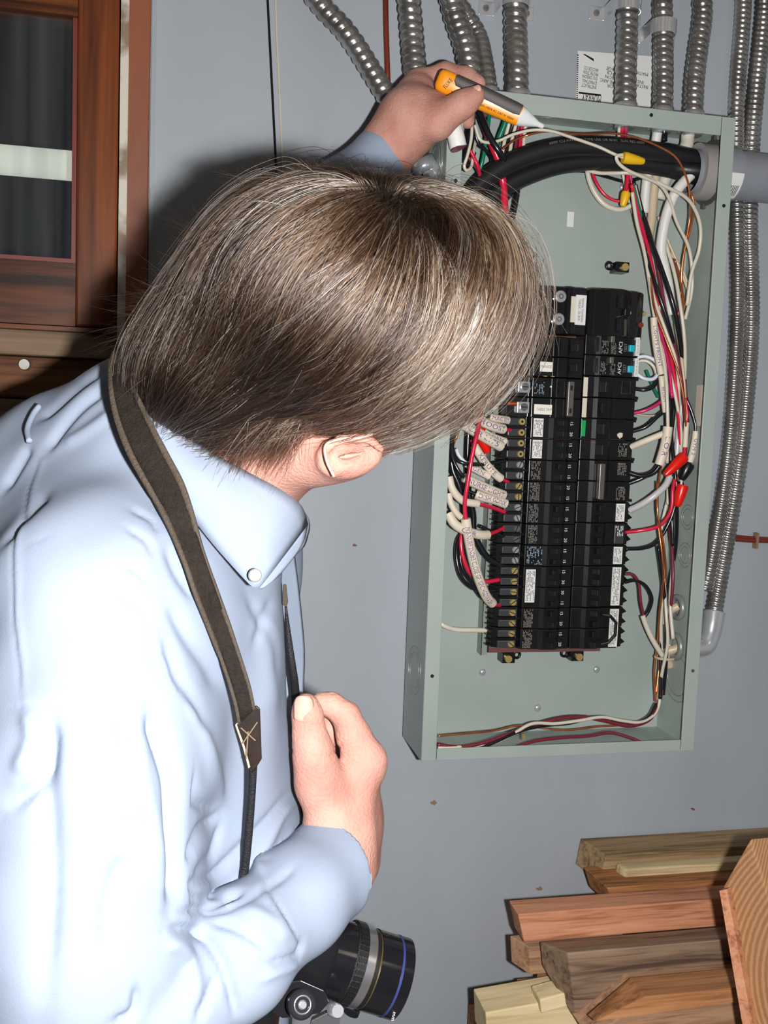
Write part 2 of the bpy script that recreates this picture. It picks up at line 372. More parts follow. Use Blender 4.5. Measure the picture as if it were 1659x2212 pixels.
# paper stickers
def sticker(name, px, py, w, h, Y, lab, m=M_PAPER):
    c = at(px, py, Y); return tag(MB().box((c[0] - w / 2, Y - .0004, c[2] - h / 2), (c[0] + w / 2, Y, c[2] + h / 2)).obj(name, m), lab, 'sticker')
sticker('paper_sticker', 1232, 474, .009, .019, -.003, 'small white sticker alone on the upper back of the panel')
s_ = MB().box((W - t - .0008, -.066, at(1512, 920, -.06)[2]), (W - t, -.052, at(1512, 832, -.06)[2])).obj('paper_sticker', M_CREAM)
tag(s_, 'narrow cream sticker on the inner right side wall of the panel', 'sticker')

# instruction sheet behind the conduits, printed side upside down
sh = thing('instruction_sheet', 'white printed instruction sheet hung upside down on the wall behind conduits', 'sheet', loc=at(1328, 235, -.001))
A_, B_, C_, D_ = at(1248, 110, -.0006), at(1410, 122, -.0006), at(1404, 245, -.0006), at(1243, 228, -.0006)
MB().prism([A_, B_, C_, D_], (0, -.0004, 0)).obj('paper', M_PAPER, sh)
uu, vv = np.array([-1, 0, 0.07]), np.array([.0, 0, -1.])
def sheet_text(s, px, py, size, width=None, m=M_INK):
    text('printed_text', s, size, at(px, py, -.0012), uu, vv, m, sh, width=width)
sheet_text('MURRAY', 1278, 211, .014, .026)
for s, px, py in (('INSTRUCT', 1272, 186), ("D'INSTALL", 1273, 177), ('DU DISJON', 1274, 167), ('PROTECTION', 1276, 158), ('ARCS DE CO', 1277, 149)):
    sheet_text(s, px, py, .0060, .0200)
for s, px, py in (('FOR', 1320, 186), ('THE ARC', 1315, 176), ('TION', 1318, 167), ('AFCB', 1322, 158), ('DARGE', 1325, 150), ('INSTAL', 1385, 186), ('INSTR', 1378, 176), ('MATION', 1382, 158)):
    sheet_text(s, px, py, .0060)
MB().box(at(1250, 202, -.0012), at(1298, 204, -.0008)).obj('printed_rule', M_INK, sh)
MB().prism([at(1259, 117, -.001), at(1264, 117, -.001), at(1283, 133, -.001), at(1282, 127, -.001)], (0, -.0003, 0)).obj('printed_rule', M_INK, sh)
mb = MB()
for k in range(24): a = at(1247 - k * .1, 118 + k * 4.6, -.001); mb.box(a, a + np.array([.0018, -.0003, -.0012]))
mb.obj('printed_code', M_INK, sh)

# ================================================================== FLEXIBLE CONDUITS
def rib_tube(path, r, pitch, name='spiral', parent=None):
    P = spline(path, 40); d = np.r_[0, np.cumsum(np.linalg.norm(np.diff(P, axis=0), axis=1))]
    n = int(d[-1] / pitch * 8); s = np.linspace(0, d[-1], n)
    Q = np.stack([np.interp(s, d, P[:, k]) for k in range(3)], 1)
    N = 18; T = np.gradient(Q, axis=0); T /= np.linalg.norm(T, axis=1)[:, None]
    up = np.array([0, 1., 0]); Nn = np.cross(T, up); Nn /= np.linalg.norm(Nn, axis=1)[:, None]; B = np.cross(T, Nn)
    an = np.arange(N) * 2 * math.pi / N
    ph = s[:, None] / pitch * 2 * math.pi + an[None]
    prof = np.abs(np.cos(ph / 2)) ** .8
    rr = r * (.86 + .14 * prof * 1.0)
    V = (Q[:, None] + rr[..., None] * (np.cos(an)[None, :, None] * Nn[:, None] + np.sin(an)[None, :, None] * B[:, None])).reshape(-1, 3)
    f = [(i * N + j, i * N + (j + 1) % N, (i + 1) * N + (j + 1) % N, (i + 1) * N + j) for i in range(n - 1) for j in range(N)]
    f += [tuple(range(N - 1, -1, -1)), tuple((n - 1) * N + j for j in range(N))]
    return link(name, V, f, M_STEEL, parent, True)
def top(px, py):
    p = at(px, py, -.05); p[2] = ZT + .012; return p
CG = 'flexible steel conduits entering the panel'
def conduit(pts, r, pitch, lab, conn='top'):
    path = [np.asarray(p) for p in pts]
    path = [path[0] + (path[0] - path[1]) / np.linalg.norm(path[0] - path[1]) * .25] + path if conn != 'none' else path
    path[0][1] = path[1][1]
    o = thing('flexible_conduit', lab, 'conduit', CG, loc=path[-1])
    rib_tube(path, r, pitch, 'spiral', o)
    if conn == 'top':
        e = path[-1]; mb = MB().cyl(e + np.array([0, 0, -.0115]), e + np.array([0, 0, .006]), r * 1.06, n=24)
        mb.obj('connector', M_SHINY, o, True).name
        q = np.array([e[0], e[1], ZT - t]); mb = MB().cyl(q, q + np.array([0, 0, -.004]), r * 1.18, n=10).cyl(q + np.array([0, 0, -.004]), q + np.array([0, 0, -.010]), r * .92, n=24)
        for k in range(6):
            a = k * math.pi / 3; mb.box(q + np.array([math.cos(a) * r * 1.25 - .003, math.sin(a) * r * 1.25 - .003, -.004]), q + np.array([math.cos(a) * r * 1.25 + .003, math.sin(a) * r * 1.25 + .003, 0]))
        mb.obj('locknut', M_SHINY, o)
    return o
Ya = -.035
# A: sweeps down behind the wrist to a side connector
eA = at(915, 352, -.05)
oA = thing('flexible_conduit', 'flexible steel conduit slanting from upper left behind the raised wrist', 'conduit', CG, loc=eA)
rib_tube([at(560, -170, -.03), at(685, 0, -.03), at(752, 75, -.032), at(822, 185, -.036), at(868, 262, -.045), at(893, 315, -.05), eA], .0130, .0105, 'spiral', oA)
q = at(925, 365, -.05)
MB().cyl(at(910, 345, -.05), at(922, 372, -.05), .0150, n=20).cyl(at(918, 372, -.05), np.array([0.004, -.05, at(925, 372, -.05)[2]]), .0135, n=20).obj('connector', M_SHINY, oA, True)
k_ = at(920, 378, -.068); MB().cyl(k_, k_ + np.array([.004, -.010, 0]), .004, n=10).obj('connector_screw', M_SHINY, oA)
conduit([at(880, -40, Ya), at(889, 60, Ya), at(897, 150, Ya - .008), top(905, 168)], .0145, .0102, 'thick flexible steel conduit, second from left, running straight down behind the hand')
conduit([at(965, -40, -.040), at(985, 40, -.040), at(1008, 110, -.046), top(1020, 180)], .0145, .0102, 'thick flexible steel conduit passing behind the raised fingers, leaning right')
conduit([at(975, -20, -.014), at(1030, 70, -.016), at(1046, 130, -.035), top(1058, 188)], .0110, .0092, 'thinner flexible steel conduit just right of the raised fingers, half hidden')
conduit([at(1112, -40, Ya), at(1114, 60, Ya), at(1116, 130, Ya - .01), top(1118, 198)], .0145, .0104, 'flexible steel conduit standing alone between the raised hand and the instruction sheet')
conduit([at(1354, -40, Ya), at(1355, 60, Ya), at(1352, 160, Ya - .008), top(1351, 238)], .0135, .0098, 'flexible steel conduit over the left half of the instruction sheet')
conduit([at(1430, -40, Ya), at(1432, 60, Ya), at(1433, 160, Ya - .008), top(1431, 248)], .0128, .0088, 'flexible steel conduit at the right edge of the instruction sheet')
conduit([at(1514, -40, Ya), at(1518, 30, Ya), at(1508, 110, Ya - .004), at(1500, 180, Ya - .01), top(1497, 256)], .0128, .0085, 'flexible steel conduit bending slightly, nearest the top right corner of panel')
YI = -.0145
eI = at(1522, 1290, -.040)
oI = conduit([at(1607, -60, YI), at(1604, 40, YI), at(1592, 200, YI), at(1590, 330, YI), at(1592, 480, YI), at(1592, 680, YI), at(1580, 900, YI), at(1562, 1060, YI), at(1538, 1200, -.022), at(1522, 1275, -.030)], .0108, .0064,
             'left one of the two long flexible conduits right of the panel, ending behind it', 'end')
eJ = at(1541, 1330, -.034)
oJ = conduit([at(1652, -60, YI), at(1648, 40, YI), at(1632, 200, YI), at(1622, 330, YI), at(1618, 480, YI), at(1622, 700, YI), at(1608, 900, YI), at(1592, 1030, YI), at(1572, 1150, YI - .002), at(1551, 1270, -.026), eJ], .0118, .0066,
             'right one of the two long flexible conduits right of the panel, ending in an elbow', 'end')
el = spline([at(1542, 1322, -.032), at(1539, 1345, -.036), at(1532, 1375, -.040), at(1518, 1398, -.044), np.array([W + .001, -.046, at(1500, 1400, -.046)[2]])], 8)
MB().tube(el, np.linspace(.0150, .0125, len(el)), 20).obj('elbow_connector', M_SHINY, oJ, True)
# connectors seen inside the right wall
for px, py, r, o in ((1462, 1312, .017, oI), (1478, 1396, .019, oJ)):
    c = at(px, py, -.046); c[0] = W - t
    mb = MB(); mb.tube(ring(c + np.array([-.004, 0, 0]), 'x', r * .8), .004, 8, cap=False); mb.obj('bushing', M_ZINC, o, True)

# straps
def strap(px, py, r, lab, side=(1, 1)):
    c = at(px, py, Ya); o = thing('conduit_strap', lab, 'strap', 'conduit straps on the wall', loc=np.array([c[0], 0, c[2]]))
    a = np.linspace(math.pi, 2 * math.pi, 14); zc = c[2]
    P = [np.array([c[0] - r - .0, -.002, zc])] + [np.array([c[0] + (r + .0015) * math.cos(q), Ya + (r + .0015) * math.sin(q), zc]) for q in a] + [np.array([c[0] + r, -.002, zc])]
    mb = MB(); hw = .0085
    for i in range(len(P) - 1):
        d = P[i + 1] - P[i]; n = np.cross(d, [0, 0, 1.]); n /= np.linalg.norm(n) + 1e-9
        mb.prism([P[i] + np.array([0, 0, -hw]), P[i + 1] + np.array([0, 0, -hw]), P[i + 1] + n * .0012 + np.array([0, 0, -hw]), P[i] + n * .0012 + np.array([0, 0, -hw])], (0, 0, 2 * hw))
    mb.obj('saddle', M_SHINY, o)
    for s in side:
        if not s: continue
        x0 = c[0] + s * r; x1 = c[0] + s * (r + .020)
        soften(MB().box((x0, -.0032, zc - hw), (x1, -.0004, zc + hw)).obj('foot', M_SHINY, o), .0008)
        sx = c[0] + s * (r + .011); MB().cyl((sx, -.003, zc), (sx, -.0055, zc), .0042, .0032, 14).obj('screw', M_STEEL, o)
    return o
strap(1354, 12, .0150, 'shiny conduit strap holding the conduit left of two strapped together', (-1, 1))
strap(1432, 62, .0142, 'shiny conduit strap one step lower, holding the conduit by the sheet edge', (-1, 1))
strap(1113, 1, .0155, 'conduit strap at the top edge, on the lone conduit right of the hand', (-1, 1))

# grey plastic pipe through the right wall
zp = at(1560, 378, -.05)[2]
pv = thing('service_pipe', 'thick grey plastic pipe entering the right side of the panel', 'pipe', loc=(W, -.05, zp))
zP = zp + .001
MB().cyl((W + .0005, -.05, zP), (W + .028, -.05, zP), .0335, n=36).cyl((W + .028, -.05, zP), (1.2, -.05, zP - .004), .0300, n=36).obj('pipe_body', M_GREY, pv, True)
autosmooth(bpy.data.objects['pipe_body'])
mb = MB(); c = np.array([W - .010, -.05, zP]); rg = ring(c, 'x', .030)
out_ = []
def hollow(x0, x1, ri, ro, n=40):
    a = np.arange(n) / n * 2 * math.pi; V = []; f = []
    for (x, r) in ((x0, ri), (x0, ro), (x1, ro), (x1, ri)):
        V += [(x, -.05 + r * math.cos(q), zP + r * math.sin(q)) for q in a]
    for k in range(4):
        for j in range(n): f.append((k * n + j, k * n + (j + 1) % n, ((k + 1) % 4) * n + (j + 1) % n, ((k + 1) % 4) * n + j))
    return V, f
V, f = hollow(W - .024, W - .004, .0270, .0345); o = MB().add(V, f).obj('bushing', M_GREYLT, pv, True); autosmooth(o)
mb = MB()
V, f = hollow(W - .004, W - t, .0270, .040); mb.add(V, f)
for k in range(8):
    a = k * math.pi / 4 + .2; cc = np.array([W - .003, -.05 + .041 * math.cos(a), zP + .041 * math.sin(a)]); mb.box(cc - .003, cc + np.array([.001, .003, .003]))
mb.obj('locknut', M_TIE, pv)
V, f = hollow(W - .030, W + .03, .0265, .0268); autosmooth(MB().add(V, f).obj('pipe_mouth', M_GREY, pv, True))
stp = []
an = np.linspace(math.radians(190), math.radians(250), 8)
Vs = [];
for x in (W + .0055, W + .0265):
    Vs += [(x, -.05 + .0338 * math.cos(a + math.pi * 0), zP + .0338 * math.sin(a)) for a in an]
stk = MB().add(Vs, [(i, i + 1, i + 9, i + 8) for i in range(7)]).obj('barcode_sticker', M_PAPER, pv)
mb = MB()
for k in range(7):
    x = W + .009 + k * .0022; V2 = []
    for xx in (x, x + .0009): V2 += [(xx, -.05 + .0340 * math.cos(a), zP + .0340 * math.sin(a)) for a in an[3:7]]
    mb.add(V2, [(i, i + 1, i + 5, i + 4) for i in range(3)])
mb.obj('barcode', M_INK, pv)

# copper lines on the wall
o = MB().tube([at(832, -60, -.006), at(834, 60, -.006), at(837, 152, -.006), at(840, 230, -.006)], .0034, 12).obj('copper_wire', M_RUST, None, True)
tag(o, 'reddish copper ground line running up the wall between two left conduits', 'wire')
cu = thing('copper_line', 'reddish copper line stapled along the wall right of the panel', 'wire', loc=at(1600, 1166, 0))
MB().tube(spline([at(1540, 1160, -.006), at(1600, 1166, -.006), at(1640, 1168, -.006), at(1760, 1172, -.006)], 6), .0032, 10).tube(spline([at(1540, 1152, -.004), at(1600, 1160, -.004), at(1640, 1163, -.004), at(1760, 1168, -.004)], 6), .0026, 10).obj('strand', M_RUST, cu, True)
c = at(1637, 1167, -.01); MB().box(c - np.array([.0018, .0, .012]), c + np.array([.0018, .0095, .010])).obj('staple', M_FLECK, cu)
# ================================================================== BREAKERS
ZB = 1.011
def pj(y, px=1150): return at(px, y, -.05)[2]
bus = thing('bus_bar_frame', 'black bus frame with red-brown base carrying the two columns of breakers', 'bus frame', loc=(.19, -.003, 1.125))
M_REDB = mat('red_base', srgb(98, 58, 54), .6)
MB().box((.106, -.020, 1.1240), (.262, -.0032, 1.594)).obj('base', M_REDB, bus)
M_RAIL = mat('rail', srgb(132, 142, 134), .4)
o = MB().box((.0955, -.022, 1.1215), (.1035, -.0032, 1.545)).obj('side_rail', M_RAIL, bus)
o = MB().box((.0950, -.0225, 1.1215), (.0958, -.0218, 1.545)).box((.1030, -.0225, 1.1250), (.1036, -.0218, 1.545)).obj('rail_edge', M_DARK, bus)
def bracket(px, py, s, up=1):
    c = at(px, py, -.02); mb = MB()
    mb.box(c + np.array([-s * .004, -.004, -.0065]), c + np.array([s * .013, .017, .006]))
    mb.obj('bracket', M_PHEN, bus)
    q = c + np.array([s * .006, -.004, -.0005]); MB().cyl(q, q + np.array([0, -.004, 0]), .0048, n=14).obj('bracket_screw', M_BRASS, bus)
    r_ = ring(c + np.array([-s * .010, .006, .0018]), 'y', .0042); MB().tube(r_, .0018, 8, cap=False).obj('bracket_eye', M_PHEN, bus, True)
bracket(1104, 1420, -1); bracket(1238, 1416, 1); bracket(1336, 577, 1)

def bars(mb, x0, x1, z0, z1, y, vert=True, step=.0016, fill=.6):
    """rows of tiny printed marks, each row running down the label"""
    x = x0
    while x < x1 - .0006:
        z = z1
        while z > z0:
            L = random.uniform(.0010, .0034); L = min(L, z - z0)
            if random.random() < fill: mb.box((x, y - .00015, z - L), (x + step * .55, y, z))
            z -= L + .0007
        x += step
    return mb
LP = [(.0995, -.018), (.1045, -.0345), (.112, -.0395), (.1345, -.0405), (.1375, -.0500), (.1600, -.0512), (.1655, -.0545), (.1840, -.0545), (.1880, -.0505), (.2025, -.0495), (.2030, -.018)]
RP = [(.2036, -.018), (.2040, -.0500), (.2180, -.0510), (.2230, -.0540), (.2400, -.0540), (.2450, -.0505), (.2700, -.0500), (.2725, -.0440), (.2795, -.0430), (.2800, -.018)]
def profile(P, za, zb, gap=.0004):
    return MB().prism([(x, y, za + gap) for x, y in P], (0, 0, zb - za - 2 * gap))
def toggle(x, z, par, on=1, m=None, w=.0038, big=False):
    mb = MB(); p = [(x - .005, -.0545), (x + .005, -.0545), (x + .0042 + on * .002, -.0605), (x - .0002 + on * .002, -.0612)]
    mb.prism([(a, b, z - w) for a, b in p], (0, 0, 2 * w)); return soften(mb.obj('toggle', m or M_DARK, par), .0004)
def number(s, x, z, par, m=M_PAPER, size=.0055):
    text('amp_number', s, size, (x, -.0512, z), (0, 0, -1), (1, 0, 0), m, par)
BG = 'breakers in the left column'; BGR = 'breakers in the right column'
def term(par, z, m, kind=0):
    soften(MB().box((.1085, -.0465, z - .0048), (.1325, -.040, z + .0044)).obj('terminal', M_TERM, par), .0012)
    c = np.array([.1262, -.0465, z]); r = .0044
    mb = MB().cyl(c, c + np.array([0, -.0018, 0]), r, r * .9, 16); s = mb.obj('terminal_screw', m, par)
    a = random.uniform(0, 3.1)
    if kind == 0: d = np.array([math.cos(a), 0, math.sin(a)]); n = np.array([-d[2], 0, d[0]]); e = c + np.array([0, -.0019, 0]); MB().prism([e - d * r * .9 - n * .0005, e + d * r * .9 - n * .0005, e + d * r * .9 + n * .0005, e - d * r * .9 + n * .0005], (0, -.0001, 0)).obj('slot', M_INK, s)
    else: MB().prism(np.array([c + np.array([.0019 * math.cos(q), -.0019, .0019 * math.sin(q)]) for q in np.arange(4) * math.pi / 2 + a]), (0, -.0001, 0)).obj('slot', M_INK, s)
def fins_left(par, za, zb):
    zc = (za + zb) / 2; mb = MB()
    for z in (zc - .0067, zc + .0067):
        mb.box((.0975, -.034, z - .0045), (.1045, -.020, z - .0030)).box((.0985, -.0365, z + .0020), (.1050, -.022, z + .0038))
    mb.obj('lug_fins', M_PHEN, par)
def left_tandem(za, zb, lab, style, screw, kind=0, amps=('15', '15'), quad=False):
    o = thing('tandem_breaker' if not quad else 'quad_breaker', lab, 'breaker', BG, loc=(.15, -.018, za))
    if not quad: soften(profile(LP, za, zb).obj('body', M_PHEN, o), .0006)
    else:
        soften(profile(LP, za, (za + zb) / 2).obj('body', M_PHEN, o), .0006); soften(profile(LP, (za + zb) / 2, zb).obj('body', M_PHEN, o), .0006)
    n = 4 if quad else 2; p = (zb - za) / n
    for k in range(n):
        z = zb - p * (k + .5); term(o, z, screw, kind)
        toggle(.1745, z, o, random.choice((-1, 1, 1)), w=.0034); number(amps[k % len(amps)], .1905, z, o)
        if k: MB().box((.108, -.0480, zb - p * k - .0011), (.1362, -.040, zb - p * k + .0011)).obj('divider', M_PHEN, o)
    fins_left(o, za, zb) if not quad else (fins_left(o, za, (za + zb) / 2), fins_left(o, (za + zb) / 2, zb))
    zl0, zl1 = za + .0022, zb - .0018
    if quad: zl0, zl1 = za + .0075, zb - .004
    if style == 'white':
        l = MB().box((.1400, -.0518, zl0), (.1528, -.0508, zl1)).obj('label', M_PAPER, o); bars(MB(), .1412, .1520, zl0 + .002, zl1 - .002, -.0519, step=.0019, fill=.7).obj('label_print', M_GINK, l)
    elif style == 'print':
        bars(MB(), .1400, .1520, zl0, zl1, -.0512, fill=.75).obj('printed_rating', M_GINK, o)
    else:
        bars(MB(), .1400, .1600, zl0, zl1, -.0516, fill=.55, step=.0021).obj('printed_rating', mat('blue_print', srgb(130, 150, 168), .6), o)
    return o
Z5 = 1.4303; P5 = (Z5 - 1.1347) / 11
def LS(i): return Z5 - P5 * i
t1 = left_tandem(LS(1), LS(0), 'slim tandem breaker with white label directly under the TABLE SAW breaker', 'white', M_BRASS, 1, ('15', '20'))
dup(t1, (0, 0, -P5), 'slim tandem breaker with the lower of two stacked white labels, left column')
t3 = left_tandem(LS(3), LS(2), 'tandem breaker with silver slotted screws, below the two white-labelled ones, left column', 'print', M_SHINY, 0, ('15', '15'))
t4 = left_tandem(LS(4), LS(3), 'tandem breaker with gold screws midway down the left column, tags on its wires', 'print', M_BRASS, 0, ('20', '15'))
t5 = left_tandem(LS(5), LS(4), 'tandem breaker where the upper short red lead ends, left column', 'print', M_SHINY, 0, ('15', '15'))
t6 = left_tandem(LS(6), LS(5), 'tandem breaker where the rising red lead ends, just above the blue-printed breaker', 'print', M_STEEL, 0, ('15', '20'))
t7 = left_tandem(LS(7), LS(6), 'tandem breaker with blue-grey print across its face, left column', 'blue', M_SHINY, 0, ('15', '15'))
t8 = left_tandem(LS(9), LS(7), 'double-width breaker with one tall white label, left column', 'white', M_BRASS, 0, ('15', '30', '30', '15'), quad=True)
t9 = left_tandem(LS(10), LS(9), 'second lowest breaker of the left column, grey print', 'print', M_BRASS, 0, ('15', '20'))
dup(t9, (0, 0, -P5), 'lowest breaker of the left column, grey print, beside the bare rail')

# big two-pole breakers with handwritten labels
def two_pole_left(ya, yb, lab, caption, tie, lugs):
    za, zb = pj(yb), pj(ya); zm = (za + zb) / 2
    o = thing('double_breaker', lab, 'breaker', BG, loc=(.15, -.018, za))
    LPB = [(.1045, -.018), (.106, -.043), (.134, -.045), (.1365, -.0500), (.1620, -.0510), (.1660, -.0560), (.1780, -.0560), (.1830, -.0510), (.2025, -.0495), (.2030, -.018)]
    for a, b in ((za, zm), (zm, zb)): soften(profile(LPB, a, b).obj('body', M_PHEN, o), .0008)
    for z in ((za + zm) / 2, (zm + zb) / 2):
        if lugs:
            soften(MB().box((.118, -.0500, z - .0075), (.1340, -.043, z + .0065)).obj('terminal', M_SHINY, o), .001)
            c = np.array([.1265, -.050, z]); s = MB().cyl(c, c + np.array([0, -.0022, 0]), .0048, n=16).obj('terminal_screw', M_STEEL, o)
            MB().box(c + np.array([-.004, -.0024, -.0005]), c + np.array([.004, -.0022, .0005])).obj('slot', M_INK, s)
    mb = MB().box((.1668, -.0600, zb - .020), (.1690, -.0560, zb - .006)).box((.1668, -.0600, za + .006), (.1690, -.0560, za + .018))
    mb.obj('glossy_ridge', mat('glossy_black', srgb(26, 26, 28), .08, spec=.8), o)
    zc = za + .0125 if caption[0] == 'R' else za + .0105
    x0, x1 = (.1445, .1610) if caption[0] == 'R' else (.1395, .1665)
    l = MB().box((x0, -.0522, zc - .0062), (x1, -.0512, zc + .0062)).obj('label', mat('cloth_label', srgb(226, 222, 210), .6), o); soften(l, .0004)
    text('handwriting', caption, .0052, ((x0 + x1) / 2, -.0522, zc), (1, 0, 0), (0, 0, 1), M_GINK, l, width=(x1 - x0) * .82)
    if tie:
        soften(MB().box((.1790, -.0630, za + .003), (.1870, -.0565, zb - .004)).obj('handle_tie', M_TIE, o), .001)
        for z in (za + .010, zb - .012): MB().box((.1815, -.0636, z - .003), (.1845, -.0629, z + .003)).obj('tie_window', M_DARK, o)
        bars(MB(), .1395, .1530, zm + .004, zb - .006, -.0506, fill=.6, step=.0019).obj('printed_rating', mat('blue_print', srgb(130, 150, 168), .6), o)
        c = np.array([.1605, -.0508, zm + .014]); MB().cyl(c, c + np.array([0, -.0006, 0]), .0013, n=10).obj('test_dot', M_PAPER, o)
    else:
        toggle(.1875, (za + zm) / 2, o, w=.005); toggle(.1875, (zb + zm) / 2, o, w=.005)
        text('printed_type', 'CN-90', .0050, (.1665, -.0512, zc), (0, 0, -1), (1, 0, 0), M_GINK, o)
        c = np.array([0, 0, 0])
        MB().box((.150, -.0535, za + .0004), (.1535, -.0500, za + .0014)).box((.160, -.0535, za + .0004), (.1635, -.0500, za + .0014)).obj('rivet', M_BRASS, o)
    return o
two_pole_left(725, 813, 'wide black double breaker labelled RANGE, left column below the main breaker', 'RANGE', False, False)
two_pole_left(814, 902, 'double breaker labelled TABLE SAW with a grey bar tying its handles', 'TABLE SAW', True, True)

# main breaker across the top
zm0, zm1 = 1.5335, 1.5925
mb_ = thing('main_breaker', 'big glossy black main breaker block across the top of both columns', 'main breaker', loc=(.19, -.018, zm0))
MP1 = [(.104, -.018), (.106, -.046), (.1735, -.048), (.1760, -.054), (.1840, -.054), (.1860, -.0505), (.2030, -.050), (.2035, -.018)]
MP2 = [(.2040, -.018), (.2045, -.050), (.2100, -.056), (.2300, -.060), (.2480, -.060), (.2560, -.056), (.2620, -.052), (.2700, -.052), (.2790, -.046), (.2860, -.036), (.2865, -.018)]
GL = mat('glossy_black', srgb(26, 26, 28), .08, spec=.8)
soften(profile(MP1, zm0, zm1).obj('lug_housing', GL, mb_), .0015); soften(profile(MP2, zm0, zm1).obj('body', GL, mb_), .0015)
for (px, py) in ((1209, 641), (1205, 690)):
    c = at(px, py, -.0485); r = .0072; mb = MB().tube([c, c + np.array([0, -.004, 0]), c + np.array([0, -.0048, 0])], [r, r, r * .8], 26)
    l = mb.obj('lug_screw', M_SHINY, mb_, False)
    a = np.arange(6) * math.pi / 3; h = np.array([c + np.array([.0036 * math.cos(q), -.0049, .0036 * math.sin(q)]) for q in a]); MB().prism(h, (0, -.0002, 0)).obj('hex_socket', M_TIE, l)
    MB().cyl(c + np.array([0, -.0051, 0]), c + np.array([0, -.0055, 0]), .0018, n=12).obj('socket_centre', M_SHINY, l)
A, B = at(1244, 637, -.054), at(1263, 703, -.054)
l = MB().box((A[0], -.0555, B[2]), (B[0], -.0540, A[2])).obj('label', M_PAPER, mb_)
A2, B2 = at(1234, 640, -.054), at(1246, 697, -.054); MB().box((A2[0], -.0553, B2[2]), (A2[0] + .010, -.0540, A2[2])).obj('label', M_CREAM, mb_)
zc = (A[2] + B[2]) / 2
text('label_text', 'TERMINAL TIGHTENING', .0040, ((A[0] + B[0]) / 2 + .0018, -.0556, zc), (0, 0, -1), (1, 0, 0), M_INK, l, width=.030)
text('label_text', 'TORQUE - 250 LB-IN', .0040, ((A[0] + B[0]) / 2 - .0022, -.0556, zc), (0, 0, -1), (1, 0, 0), M_INK, l, width=.026)
soften(MB().box((.2380, -.0640, zm0 + .006), (.2440, -.060, zm0 + .024)).box((.2380, -.0640, zm0 + .034), (.2440, -.060, zm1 - .006)).obj('handle_ridge', GL, mb_), .0015)
soften(MB().box((.2440, -.072, zm0 + .025), (.2520, -.058, zm0 + .034)).obj('main_handle', M_PHEN, mb_), .001)
c = at(1358, 676, -.060); MB().cyl(c, c + np.array([0, -.002, 0]), .0026, n=12).obj('rivet', M_BRASS, mb_)
c = at(1391, 678, -.048); MB().cyl(c, c + np.array([0, -.002, 0]), .0028, n=12).obj('rivet', M_BRASS, mb_)
c = at(1384, 702, -.050); MB().cyl(c, c + np.array([0, -.001, 0]), .0036, n=16).obj('knurl', M_RUST, mb_)

